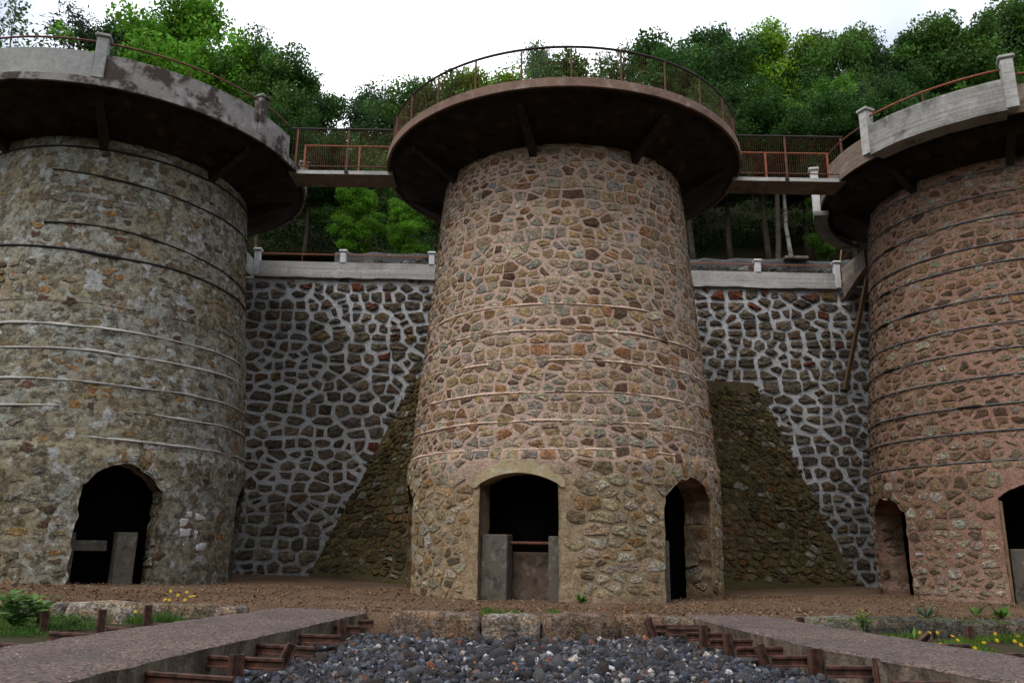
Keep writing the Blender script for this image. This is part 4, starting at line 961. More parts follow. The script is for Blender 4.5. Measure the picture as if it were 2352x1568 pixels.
# ------------------------------------------------------------------ kerb stones along the terrace edge
def block(L, D, H, seed):
    n = (9, 6, 5); V = []; idx = {}; F = []
    def vid(i, j, k_):
        if (i, j, k_) not in idx: idx[(i, j, k_)] = len(V); V.append((i / (n[0] - 1), j / (n[1] - 1), k_ / (n[2] - 1)))
        return idx[(i, j, k_)]
    for i in range(n[0] - 1):
        for j in range(n[1] - 1):
            F.append((vid(i, j, n[2] - 1), vid(i + 1, j, n[2] - 1), vid(i + 1, j + 1, n[2] - 1), vid(i, j + 1, n[2] - 1)))
    for i in range(n[0] - 1):
        for k_ in range(n[2] - 1):
            F.append((vid(i, 0, k_), vid(i + 1, 0, k_), vid(i + 1, 0, k_ + 1), vid(i, 0, k_ + 1)))
    for j in range(n[1] - 1):
        for k_ in range(n[2] - 1):
            F.append((vid(0, j + 1, k_), vid(0, j, k_), vid(0, j, k_ + 1), vid(0, j + 1, k_ + 1))); F.append((vid(n[0] - 1, j, k_), vid(n[0] - 1, j + 1, k_), vid(n[0] - 1, j + 1, k_ + 1), vid(n[0] - 1, j, k_ + 1)))
    P = np.array(V); Q = P * 2 - 1; r = np.abs(Q) ** 7
    s = 1 / np.maximum(1, (r[:, 0] + r[:, 1] + np.where(Q[:, 2] > 0, r[:, 2], 0)) ** (1 / 7))
    Q = Q * s[:, None]; P = Q * np.array((L / 2, D / 2, H / 2))
    off = fbm(P * 2.4 + seed * 11, 3, seed) * 0.11 + fbm(P * 7 + seed * 5, 2, seed + 3) * 0.05
    P = P + P / np.maximum(1e-6, np.linalg.norm(P / np.array((L, D, H)), axis=1))[:, None] / np.array((L, D, H)) * off[:, None] * 0.55
    return P, F
def kerb(ctrl, label, seed, cols):
    rng = random.Random(seed); xs = [c[0] for c in ctrl]; ys = [c[1] for c in ctrl]
    t = empty('stone_kerb', ((xs[0] + xs[-1]) / 2, sum(ys) / len(ys), -0.4), label, 'kerb', 'stone kerbs along the terrace')
    x = xs[0]; k_ = 0
    while x < xs[-1] - 0.3:
        L = min(rng.uniform(0.8, 1.7), xs[-1] - x); yc = float(np.interp(x + L / 2, xs, ys)); P, F = block(L - 0.012, 0.55, 0.55, seed * 20 + k_)
        a = math.atan2(float(np.interp(x + L, xs, ys)) - float(np.interp(x, xs, ys)), L); hz = rng.uniform(-0.03, 0.03)
        Q = np.stack([P[:, 0] * math.cos(a) - P[:, 1] * math.sin(a) + x + L / 2, P[:, 0] * math.sin(a) + P[:, 1] * math.cos(a) + yc + 0.18, P[:, 2] - 0.235 + hz], 1)
        mobj('kerb_stone', Q - np.array(t.location), F, M['stone_kerb'], t, np.array(pick(rng, cols, 0.1)), smooth=True); x += L; k_ += 1
    return t
KC = [(3, (0.25, 0.19, 0.155)), (2, (0.29, 0.245, 0.215)), (2, (0.20, 0.145, 0.112))]
kerb([(-2.15, 15.42), (-0.5, 15.2), (1.0, 15.3), (2.7, 15.75), (3.5, 15.85)], 'worn stone kerb between the slag bed and the terrace', 2, KC)
kerb([(-13.5, 16.75), (-9.0, 16.72), (-7.3, 16.65), (-5.1, 16.25)], 'worn stone kerb behind the weeds left of the left path', 3, KC)
kerb([(5.35, 15.85), (9.2, 15.7), (14.5, 15.75)], 'broken grey stone kerb behind the flowers right of the right path', 5, [(3, (0.13, 0.115, 0.10)), (2, (0.09, 0.085, 0.08)), (2, (0.17, 0.16, 0.15))])

# ------------------------------------------------------------------ rusty rail ends and posts beside the paths
PROF = [(-0.055, 0), (0.055, 0), (0.055, 0.014), (0.011, 0.026), (0.011, 0.088), (0.031, 0.097), (0.031, 0.128), (0.024, 0.134), (-0.024, 0.134), (-0.031, 0.128), (-0.031, 0.097), (-0.011, 0.088), (-0.011, 0.026), (-0.055, 0.014)]
def rail_mesh(L, name):
    n = len(PROF); v = [(x, y, z) for x in (0, L) for y, z in PROF]
    f = [tuple(range(n - 1, -1, -1)), tuple(range(n, 2 * n))] + [(i, (i + 1) % n, n + (i + 1) % n, n + i) for i in range(n)]
    return mesh_data(name, v, f, M['rust_rail'])
def stub(p_in, p_out, zt, label, group, ext=0.5, prx=None):
    A, B = on_z(*p_in, zt), on_z(*p_out, zt); d = (B - A); d.z = 0; L = d.length; d.normalize(); A2 = A - d * ext
    o = put('rail_stub', rail_mesh(L + ext, 'rail_stub'), None, (A2.x, A2.y, zt - 0.134), (0, 0, math.atan2(d.y, d.x)))
    return tag(o, label, 'rail', group)
def rpost(pb, h, label, group, lean=(0, 0), rot=0.5, z=-0.3, bury=0.12, sc=1.0):
    B = on_z(*pb, z); o = put('rail_post', rail_mesh(h + bury, 'rail_post'), None, (B.x, B.y, z - bury))
    o.rotation_euler = (Matrix.Rotation(lean[0], 3, 'Y') @ Matrix.Rotation(lean[1], 3, 'X') @ Matrix.Rotation(rot, 3, 'Z') @ Matrix.Rotation(-math.pi / 2, 3, 'Y')).to_euler()
    o.scale = (1, sc, sc)
    return tag(o, label, 'rail post', group)
g = 'rail ends sticking out of the left path'; nth = ['nearest', 'second nearest', 'third nearest', 'fourth nearest', 'fifth nearest', 'sixth nearest', 'seventh nearest', 'farthest', 'eighth nearest']
LST = [((327, 1539), (537, 1553)), ((475, 1503), (652, 1511)), ((577, 1476), (724, 1484)), ((656, 1454), (782, 1457)), ((716, 1435), (827, 1435)), ((764, 1422), (859, 1422)), ((800, 1414), (888, 1414)), ((826, 1406), (914, 1406))]
for i, (a, c) in enumerate(LST): stub(a, c, -0.10, nth[i] + ' rusty rail end jutting from the left path over the slag', g)
RST = [((2283, 1563), (2050, 1563)), ((2078, 1529), (1896, 1527)), ((1933, 1503.5), (1770, 1505)), ((1822, 1483.5), (1691, 1484.5)), ((1747, 1466.5), (1629, 1466)), ((1685, 1451.5), (1577, 1450.5)), ((1613, 1440), (1533, 1439.5)), ((1587, 1434), (1505, 1432.5))]
g = 'rail ends sticking out of the right path'
for i, (a, c) in enumerate(RST): stub(a, c, -0.10, nth[i] + ' rusty rail end jutting from the right path over the slag', g)
g = 'rail ends on the outer side of the left path'
for i, (a, c) in enumerate([((200, 1453), (115, 1449)), ((298, 1441), (247, 1437)), ((389, 1430), (353, 1428.5)), ((491, 1418), (437, 1416.5)), ((540, 1409.5), (508, 1408)), ((40, 1477), (-30, 1473))]):
    stub(a, c, -0.02, ['dark rail end beside the leftmost weeds of the left path', 'dark rail end between two rail posts left of the left path', 'dark rail end right of the yellow flowers by the left path', 'dark rail end under the grass near the far end of the left path', 'second farthest dark rail end left of the left path', 'dark rail end at the left edge of the picture'][i], g)
g = 'rail ends on the outer side of the right path'
for i, (a, c) in enumerate([((1880, 1438.5), (1922, 1438.5)), ((1940, 1449), (1986, 1449)), ((2150, 1477), (2228, 1478)), ((2300, 1498), (2390, 1499))]):
    stub(a, c, -0.02, ['farthest dark rail end right of the right path', 'dark rail end under the leafy bush right of the right path', 'dark rail end among the yellow flowers by the right path', 'dark rail end at the right edge of the picture'][i], g)
g = 'upright rusty rail posts'
def rpost2(px, yt, yb, yref, label, lean=0.0, rot=0.5, sc=1.0):
    D = on_z(px, yref, -0.1).y - 0.09; B, T = on_y(px, yb, D), on_y(px, yt, D); h = T.z - B.z
    o = put('rail_post', rail_mesh(h + 0.15, 'rail_post'), None, (B.x - math.tan(lean) * 0.15, D, B.z - 0.15))
    o.rotation_euler = (Matrix.Rotation(lean, 3, 'Y') @ Matrix.Rotation(rot, 3, 'Z') @ Matrix.Rotation(-math.pi / 2, 3, 'Y')).to_euler(); o.scale = (1, sc, sc)
    return tag(o, label, 'rail post', g)
rpost2(556, 1501, 1551, 1507, 'upright rail post on the second nearest rail end of the left path', sc=1.25)
rpost2(664, 1475, 1517, 1483, 'rail post leaning right beside the third rail end of the left path', 0.45)
rpost2(792, 1422, 1453, 1435, 'upright rail post midway along the slag side of the left path')
rpost2(867, 1400, 1424, 1414, 'upright rail post near the far end of the left path')
rpost2(895, 1394, 1421, 1408, 'rail post leaning right at the far end of the left path', 0.4)
rpost2(2040, 1510, 1566, 1528, 'largest rusty rail post in front of the right path', 0.0, 0.3, 1.3)
rpost2(1881, 1488, 1529, 1504, 'second nearest rusty rail post of the right path', 0.0, 0.4, 1.2)
rpost2(1758, 1475, 1507, 1484.5, 'rail post leaning left beside dry leaves by the right path', -0.3)
rpost2(1680, 1454, 1487, 1466, 'rail post on the fourth nearest rail end of the right path', -0.1)
rpost2(1622, 1435, 1463, 1451, 'rail post midway along the slag side of the right path')
rpost2(1500, 1416, 1440, 1432.5, 'rail post leaning left at the far end of the right path', -0.35)
rpost((111, 1446), 0.3, 'rusty rail post standing among the leftmost weeds', g, z=-0.22, lean=(-0.06, 0))
rpost((241, 1436), 0.27, 'rail post with a bolt hole beside the left path grass', g, z=-0.2)
rpost((346, 1428), 0.3, 'rail post standing among the yellow flowers left of the left path', g, z=-0.2)
rpost((2232, 1474), 0.26, 'rail post with a bolt hole among the yellow flowers on the right', g, z=-0.24)
rpost((2108, 1470), 0.16, 'short rail post leaning right over the right path edge', g, lean=(0.9, 0), z=-0.14)
rpost((1846, 1431), 0.11, 'short rail stump at the far outer corner of the right path', g, z=-0.06, rot=0.1)

# ------------------------------------------------------------------ weeds, grass, flowers, dry leaves
def leaf_quads(C, D, N, L, W):
    """folded pointed leaves: C base, D direction, N side vector"""
    n = len(C); tip = C + D * L[:, None]; mid = C + D * (L * 0.45)[:, None]; up = np.cross(N, D)
    a = mid + N * (W / 2)[:, None] + up * (W * 0.12)[:, None]; b_ = mid - N * (W / 2)[:, None] + up * (W * 0.12)[:, None]
    V = np.stack([C, a, tip, b_], 1).reshape(-1, 3); i = np.arange(n)[:, None] * 4
    F = np.concatenate([i + np.array([[0, 1, 2]]), i + np.array([[0, 2, 3]])], 0); return V, F
def unit(v): return v / np.maximum(1e-9, np.linalg.norm(v, axis=-1, keepdims=True))
def plant(name, loc, label, cat, h, spread, stems, leaves, L, W, col, seed, group=None, basal=False):
    r = np.random.default_rng(seed); t = empty(name, loc, label, cat, group); b = MB(); C, D = [], []
    for s in range(stems):
        a = r.uniform(0, 2 * np.pi); tip = np.array((math.cos(a) * spread * r.uniform(0.2, 1), math.sin(a) * spread * r.uniform(0.2, 1), h * r.uniform(0.6, 1)))
        if not basal: b.tube([(0, 0, -0.02), tuple(tip * np.array((0.35, 0.35, 0.55))), tuple(tip)], 0.004, 4, radii=[0.006, 0.005, 0.002])
        for q in range(leaves):
            f = r.uniform(0.2, 1.0); p = tip * np.array((f ** 1.4, f ** 1.4, f)) if not basal else np.array((0, 0, 0.01)); ang = r.uniform(0, 2 * np.pi)
            C.append(p); D.append((math.cos(ang), math.sin(ang), r.uniform(-0.1, 0.6) if not basal else r.uniform(0.25, 1.6)))
    C = np.array(C); D = unit(np.array(D)); N = unit(np.cross(D, np.array((0, 0, 1.0)) + r.normal(0, 0.25, D.shape))); n = len(C)
    V, F = leaf_quads(C, D, N, L * r.uniform(0.6, 1.2, n), W * r.uniform(0.7, 1.2, n))
    cc = np.repeat(np.array(col)[None] * r.uniform(0.65, 1.35, (n, 1)), 4, 0)
    if b.v: b.build('stem', M['leaf'], t, cols=np.array(col) * 0.7)
    mobj('leaves', V, F, M['leaf'], t, cc); return t
GRN, YGR, DGR = (0.075, 0.16, 0.028), (0.12, 0.21, 0.03), (0.04, 0.10, 0.022)
wz = -0.26
plant('leafy_weed', on_z(35, 1452, wz), 'large broad leaved weed at the left edge before the grey kiln', 'weed', 0.66, 0.45, 13, 11, 0.26, 0.095, (0.12, 0.22, 0.06), 1)
plant('leafy_weed', on_z(88, 1450, wz), 'broad leaved weed between the left edge and the leftmost rail post', 'weed', 0.6, 0.34, 9, 10, 0.24, 0.085, (0.11, 0.21, 0.055), 2)
plant('leafy_weed', on_z(10, 1420, wz), 'weed behind the large weed at the left edge', 'weed', 0.5, 0.4, 9, 11, 0.16, 0.06, GRN, 3)
plant('leafy_weed', on_z(165, 1440, wz), 'low spreading weed between the two leftmost rail posts', 'weed', 0.22, 0.32, 10, 10, 0.12, 0.03, GRN, 4)
plant('leafy_weed', on_z(1112, 1452, -0.36), 'dark leafy weed growing against the middle kerb', 'weed', 0.42, 0.2, 8, 11, 0.09, 0.05, DGR, 5)
plant('leafy_weed', on_z(1325, 1470, -0.38), 'long leaved pale weed at the foot of the middle kerb', 'weed', 0.2, 0.1, 3, 5, 0.17, 0.05, YGR, 6)
plant('leafy_weed', on_z(1350, 1456, -0.38), 'small upright weed right of the long leaved one by the middle kerb', 'weed', 0.26, 0.1, 4, 6, 0.09, 0.04, GRN, 7)
plant('leafy_weed', on_z(1393, 1458, -0.38), 'pale green weed near the right end of the middle kerb', 'weed', 0.24, 0.12, 5, 6, 0.10, 0.03, YGR, 8)
plant('leafy_weed', on_z(1332, 1384, 0.02), 'green dock plant at the wall between the two kiln doorways', 'weed', 0.25, 0.2, 1, 18, 0.26, 0.09, GRN, 9, basal=True)
plant('leafy_weed', on_z(1115, 1366, 0.04), 'weed in the left corner of the middle kiln doorway', 'weed', 0.2, 0.16, 5, 7, 0.11, 0.04, DGR, 10)
plant('leafy_weed', on_z(1172, 1366, 0.04), 'weed in the middle of the middle kiln doorway', 'weed', 0.14, 0.2, 5, 7, 0.1, 0.035, DGR, 11)
plant('leafy_weed', on_z(1248, 1368, 0.04), 'weed in the right corner of the middle kiln doorway', 'weed', 0.15, 0.18, 5, 7, 0.1, 0.04, DGR, 12)
plant('leafy_weed', on_z(1985, 1450, -0.1), 'bright bushy weed on the kerb beside the right path', 'weed', 0.36, 0.26, 9, 12, 0.12, 0.035, YGR, 13)
plant('leafy_weed', on_z(2127, 1420, 0.02), 'spiky grey green weed on the terrace before the right kiln', 'weed', 0.34, 0.2, 1, 26, 0.34, 0.045, (0.07, 0.13, 0.075), 14, basal=True)
plant('leafy_weed', on_z(2242, 1415, 0.04), 'upright dock plant before the right kiln doorway', 'weed', 0.3, 0.1, 1, 9, 0.32, 0.08, GRN, 15, basal=True)
plant('leafy_weed', on_z(2300, 1420, 0.03), 'broad leaved rosette on the terrace before the right kiln', 'weed', 0.25, 0.3, 3, 11, 0.28, 0.09, GRN, 16, basal=True)
plant('leafy_weed', on_z(2100, 1468, -0.2), 'long leaved weed beside the short leaning rail post on the right', 'weed', 0.25, 0.1, 1, 9, 0.3, 0.06, YGR, 17, basal=True)
plant('leafy_weed', on_z(455, 1424, wz), 'leafy weed at the end of the grass left of the left path', 'weed', 0.18, 0.16, 1, 14, 0.24, 0.05, GRN, 18, basal=True)
plant('leafy_weed', on_z(2252, 1362, 0.08), 'tiny weed at the foot of the wall left of the right kiln', 'weed', 0.1, 0.1, 3, 5, 0.1, 0.04, GRN, 19) if False else None

def grass(patches, seed, label, z):
    r = np.random.default_rng(seed); CV, CF, CC, n0 = [], [], [], 0
    for (xa, ya, xb, yb, n, L, col) in patches:
        px = r.uniform(xa, xb, n); py = r.uniform(ya, yb, n); P = np.array([on_z(p, q, z)[:] for p, q in zip(px, py)])
        keep = (vnoise(P * 1.9 + 3, seed) > -0.2); P = P[keep]; n = len(P)
        D = unit(np.stack([r.normal(0, 0.55, n), r.normal(0, 0.55, n), np.ones(n)], 1)); N = unit(np.cross(D, r.normal(size=(n, 3)))); l = L * r.uniform(0.35, 1.0, n) * np.clip(0.8 + 0.9 * vnoise(P * 2.3 + 9, seed + 3), 0.3, 1.7)
        V, F = leaf_quads(P, D, N, l, np.full(n, 0.012) + 0.004 * r.random(n)); cc = np.repeat(np.array(col)[None] * r.uniform(0.45, 1.25, (n, 1)) * (1 + np.array((0.35, 0.0, -0.1)) * np.clip(vnoise(P * 1.1, seed + 8), 0, 1)[:, None]), 4, 0)
        CV.append(V); CF.append(F + n0); CC.append(cc); n0 += len(V)
    return tag(mobj('grass', np.vstack(CV), np.vstack(CF), M['grass'], None, np.vstack(CC)), label, 'grass', kind='stuff')
grass([(105, 1418, 245, 1448, 2600, 0.15, GRN), (240, 1412, 480, 1434, 5200, 0.24, GRN), (250, 1400, 400, 1424, 2200, 0.28, (0.09, 0.19, 0.03)), (-60, 1415, 120, 1462, 3200, 0.2, GRN), (200, 1388, 300, 1400, 500, 0.1, GRN)], 1, 'green grass and low weeds left of the left path', -0.27)
grass([(2010, 1450, 2360, 1490, 5200, 0.17, (0.10, 0.19, 0.025)), (2200, 1470, 2400, 1500, 3000, 0.2, (0.10, 0.20, 0.025))], 2, 'green grass with yellow flowers right of the right path', -0.28)
grass([(1105, 1407, 1285, 1417, 1700, 0.14, (0.09, 0.19, 0.03)), (1035, 1414, 1060, 1421, 60, 0.08, GRN), (1900, 1418, 2080, 1430, 420, 0.10, GRN), (2100, 1420, 2352, 1434, 700, 0.10, GRN), (1615, 1415, 1650, 1420, 120, 0.08, GRN), (1820, 1416, 1860, 1422, 160, 0.09, GRN), (1545, 1404, 1560, 1412, 40, 0.1, GRN), (0, 1365, 75, 1385, 500, 0.14, GRN)], 3, 'tufts of green grass along the terrace edge', 0.0)
# yellow flowers
b = MB(); n = 9; V = [(0, 0, 0.008)]; F = []
for i in range(n):
    a = 2 * math.pi * i / n
    for da, rr_, zz_ in ((-0.2, 0.013, 0.004), (0, 0.027, -0.002 + 0.006 * (i % 2)), (0.2, 0.013, 0.004)): V.append((math.cos(a + da) * rr_, math.sin(a + da) * rr_, zz_))
    F += [(0, 1 + 3 * i, 2 + 3 * i), (0, 2 + 3 * i, 3 + 3 * i)]
head_me = mesh_data('flower_head', V, F, M['petal']); b = MB(); b.tube([(0, 0, 0), (0.01, 0, 0.5), (0, 0, 1.0)], 0.003, 4); stem_me = mesh_data('stem', b.v, b.f, M['leaf'], np.array(GRN))
def flower(px, py, y_d, zg, label, group):
    p = on_y(px, py, y_d); h = max(0.06, p.z - zg); t = empty('yellow_flower', (p.x, p.y, zg), label, 'flower', group)
    put('stem', stem_me, t, scale=(1, 1, h)); put('flower_head', head_me, t, (0, 0, h), (0.75 + random.Random(int(px * 3)).uniform(-.4, .5), random.Random(int(px)).uniform(-.4, .4), 0), 1.7)
for px, py in ((392, 1357), (409, 1366), (429, 1359), (437, 1369), (444, 1368), (379, 1376), (389, 1377), (338, 1393), (311, 1404), (308, 1422), (91, 1377), (425, 1377)):
    p = on_z(px, 1428, -0.27); flower(px, py, p.y, -0.27, 'yellow flower on a thin stem in the grass left of the left path', 'yellow flowers left of the left path')
FR = [(2090, 1422), (2088, 1432), (2106, 1440), (2113, 1452), (2124, 1465), (2130, 1440), (2135, 1452), (2147, 1446), (2153, 1452), (2160, 1478), (2188, 1460), (2212, 1435), (2230, 1430), (2236, 1434), (2250, 1427), (2262, 1434), (2286, 1455), (2290, 1470), (2312, 1430), (2331, 1472), (2338, 1460), (2345, 1480), (2260, 1475), (2076, 1444), (2300, 1448), (2240, 1488), (2200, 1470)]
for px, py in FR:
    p = on_z(px, max(py + 14, 1462), -0.28); flower(px, py, p.y, -0.28, 'yellow flower on a thin stem in the grass right of the right path', 'yellow flowers right of the right path')
for i, (px, py, s, lb) in enumerate(((1770, 1502, 0.11, 'curled orange dry leaf behind the left leaning rail post by the right path'), (1735, 1505, 0.09, 'brown dry leaf left of the left leaning rail post'), (1711, 1506, 0.06, 'small upright orange dry leaf on the slag'))):
    p = on_z(px, py, -0.3); V = [(0, 0, 0), (s, 0.02, 0.03), (s * 0.9, s * 0.5, 0.08), (s * 0.3, s * 0.6, 0.05), (-s * 0.3, s * 0.3, 0.09), (s * 0.4, s * 0.25, 0.0)]
    tag(mobj('dry_leaf', V, [(0, 1, 5), (1, 2, 5), (2, 3, 5), (3, 4, 5), (4, 0, 5)], M['dry_leaf'], None, None, False, p, (0.6, 0.2, i)), lb, 'dry leaf')

# ------------------------------------------------------------------ wooded hillside
def hill(x, y):
    x = np.asarray(x, float); y = np.asarray(y, float); q = x / np.maximum(y, 1)
    s = np.interp(q, [-0.9, -0.55, -0.42, -0.3, -0.12, 0.1, 0.35, 0.7, 1.0], [0.48, 0.50, 0.60, 0.58, 0.46, 0.55, 0.76, 0.88, 0.92]); d = np.clip(y - 36.5, 0, None)
    return 13.9 + s * np.minimum(d, 24) + 0.22 * np.clip(d - 24, 0, None)
X, Y = np.meshgrid(np.linspace(-150, 150, 101), np.concatenate([np.linspace(34.45, 64, 50), np.linspace(66, 170, 24)])); P = np.stack([X.ravel() * .25, Y.ravel() * .25, 0 * X.ravel()], 1)
V, F = grid_mesh(X, Y, hill(X, Y) + (fbm(P, 3, 2) * 0.4).reshape(X.shape) * (Y > 36)); tag(mobj('hillside', V, F, M['forest_floor'], smooth=True), kind='structure')

X, Y = np.meshgrid(np.linspace(-170, 170, 86), np.linspace(-130, -22, 40)); P = np.stack([X.ravel() * .2, Y.ravel() * .2, 0 * X.ravel()], 1)
V, F = grid_mesh(X, Y, -0.6 + np.minimum((-22 - Y) * 0.95, 42) + (fbm(P, 3, 5) * 4).reshape(X.shape) * np.clip((-22 - Y) / 12, 0, 1)); tag(mobj('hillside', V, F, M['forest_floor'], smooth=True), kind='structure')  # unseen slope behind the camera, added to block low sky light
def leaf_mesh(C, size, r, cols, name, asp=0.55, up=0.35):
    n = len(C); D = unit(r.normal(size=(n, 3)) + np.array((0, 0, -0.25))); N = unit(np.cross(D, r.normal(size=(n, 3)) + np.array((0, 0, up))))
    L = size * r.uniform(0.6, 1.3, n); W = L * asp; mid = C; a = D * (L / 2)[:, None]; w = N * (W / 2)[:, None]
    V = np.stack([mid - a, mid + w - a * 0.1, mid + a, mid - w - a * 0.1], 1).reshape(-1, 3); F = np.arange(n * 4).reshape(-1, 4)
    return mesh_data(name, V, F, M['leaf'], np.repeat(cols, 4, 0))
def tree_proto(kind, seed):
    """one tree 10 m tall at the origin: returns (trunk mesh, crown mesh)"""
    r = np.random.default_rng(seed); H = 10.0; b = MB(); tips = []
    bend = r.uniform(-0.5, 0.5, 2)
    tr = lambda f: np.array((bend[0] * f * f + 0.12 * math.sin(5 * f), bend[1] * f * f, H * 0.93 * f))
    base_r = dict(tall=0.17, broad=0.17, birch=0.11, ash=0.15, pine=0.2, sparse=0.09)[kind]
    b.tube([tuple(tr(f)) for f in np.linspace(0, 1, 8)], 0.1, 6, radii=[base_r * (1 - 0.88 * f) for f in np.linspace(0, 1, 8)])
    nl = dict(tall=22, broad=20, birch=24, ash=22, pine=26, sparse=12)[kind]; C = []; T = []
    for k_ in range(nl):
        f = (k_ + r.uniform(0.1, 0.9)) / nl; f0 = dict(broad=0.22, birch=0.2, ash=0.2, pine=0.28, sparse=0.25, tall=0.5)[kind]; g_ = f0 + (0.98 - f0) * f
        prof = dict(tall=(0.6 + 0.6 * math.sin(math.pi * min(1, f * 0.95 + 0.12))) * 2.3, broad=(0.55 + 0.6 * math.sin(math.pi * min(1, f * 0.95 + 0.12))) * 2.1, birch=(0.35 + 0.9 * math.sin(math.pi * (f * 0.85 + 0.1))) * 1.7, ash=(0.35 + 0.85 * math.sin(math.pi * (f * 0.8 + 0.16))) * 1.9, pine=(1.25 - 0.75 * f) * 2.1, sparse=(0.5 + 0.6 * math.sin(math.pi * f)) * 2.0)[kind]
        L = prof * r.uniform(0.75, 1.25) * (1.4 if kind in ('broad', 'ash', 'birch', 'tall') else 1.05); a = k_ * 2.4 + r.uniform(-0.5, 0.5); el = dict(tall=0.4, broad=0.55, birch=0.9, ash=0.75, pine=0.22, sparse=0.7)[kind] * r.uniform(0.6, 1.3) + 0.35 * f
        d = np.array((math.cos(a) * math.cos(el), math.sin(a) * math.cos(el), math.sin(el))); p0 = tr(g_ * 0.94); p1 = p0 + d * L * 0.55; p2 = p0 + d * L + np.array((0, 0, -0.1 if kind != 'pine' else 0.25)) * L
        b.tube([tuple(p0), tuple(p1), tuple(p2)], 0.03, 5, radii=[base_r * 0.34 * (1.15 - f), base_r * 0.2 * (1.1 - f * .6), 0.012])
        for q in range(dict(tall=8, broad=7, birch=6, ash=7, pine=6, sparse=5)[kind]):
            t = r.uniform(0.35, 1.05); c = p0 + (p2 - p0) * t + r.uniform(-0.2, 0.2, 3) * L * 0.6
            rad = dict(tall=0.55, broad=0.52, birch=0.42, ash=0.48, pine=0.34, sparse=0.36)[kind] * r.uniform(0.7, 1.6)
            n = int(dict(tall=150, broad=165, birch=140, ash=160, pine=130, sparse=48)[kind] * (rad / 0.48) ** 1.6)
            o = unit(r.normal(size=(n, 3))) * (r.random((n, 1)) ** 0.45) * rad * np.array((1.15, 1.15, 0.75 if kind != 'birch' else 1.25)); C.append(c + o); T.append(np.full(n, r.uniform(0.62, 1.4)))
            if q < 3: b.tube([tuple(p0 + (p2 - p0) * t * 0.8), tuple(c)], 0.01, 4, radii=[0.018, 0.006])
    for q in range(6):
        c = tr(0.97) + r.uniform(-0.35, 0.35, 3); n = dict(sparse=25).get(kind, 110); C.append(c + unit(r.normal(size=(n, 3))) * r.random((n, 1)) ** 0.5 * np.array((0.4, 0.4, 0.55))); T.append(np.full(n, r.uniform(0.8, 1.3)))
    C = np.vstack(C); T = np.concatenate(T); n = len(C)
    base = np.array(dict(tall=(0.042, 0.10, 0.015), broad=(0.052, 0.118, 0.019), birch=(0.064, 0.118, 0.036), ash=(0.066, 0.155, 0.015), pine=(0.018, 0.040, 0.016), sparse=(0.07, 0.11, 0.035))[kind])
    cols = base[None] * (T * r.uniform(0.75, 1.25, n))[:, None] * np.array((1, 1, 1))[None]
    cols[:, 0] *= r.uniform(0.8, 1.3, n)
    size = dict(tall=0.16, broad=0.16, birch=0.115, ash=0.155, pine=0.17, sparse=0.15)[kind]
    crown = leaf_mesh(C, size, r, cols, kind + '_crown', 0.55 if kind != 'pine' else 0.22)
    trunk = mesh_data(kind + '_trunk', b.v, b.f, M['bark_birch'] if kind == 'birch' and seed % 2 else M['bark'], None, True)
    return trunk, crown
PRO = {k_: [tree_proto(k_, s) for s in ss] for k_, ss in dict(tall=(21, 22), broad=(1, 2, 3), birch=(4, 5), ash=(6, 7), pine=(8,), sparse=(9, 10)).items()}
NAMES = dict(tall='broadleaf_tree', broad='broadleaf_tree', birch='birch_tree', ash='ash_tree', pine='pine_tree', sparse='sparse_tree')
def tree(px, py, kind, H, tint, label, seed, wide=1.0, ydist=None):
    rng = random.Random(seed); rx, ry, rz = ray(px, py)
    if ydist is None:
        lo, hi = 37.0, 110.0                                   # the distance at which a tree H metres tall on the slope ends at this pixel
        f = lambda y: EYE + rz / ry * y - float(hill(rx / ry * y, y)) - H
        if f(lo) < 0: y = lo
        else:
            for _ in range(40):
                m = (lo + hi) / 2
                if f(m) > 0: lo = m
                else: hi = m
            y = lo
    else: y = ydist
    x = rx / ry * y; zb = float(hill(x, y)); top = EYE + rz / ry * y; h = max(3.0, top - zb + 0.2)
    t = empty(NAMES[kind], (x, y, zb - 0.15), label, 'tree', 'trees on the slope behind the kilns', rng.uniform(0, 6.28))
    tm, cm = PRO[kind][seed % len(PRO[kind])]; s = h / 10.3; sw = s * wide * rng.uniform(0.92, 1.08)
    put('trunk', tm, t, scale=(sw, sw, s)); c = put('crown', cm, t, scale=(sw, sw, s)); c.color = (*tint, 1)
    return t
N0, BR, DK, GY, YL = (1, 1, 1), (1.4, 1.5, 1.1), (0.62, 0.74, 0.85), (1.05, 1.1, 1.4), (1.8, 1.55, 0.8)
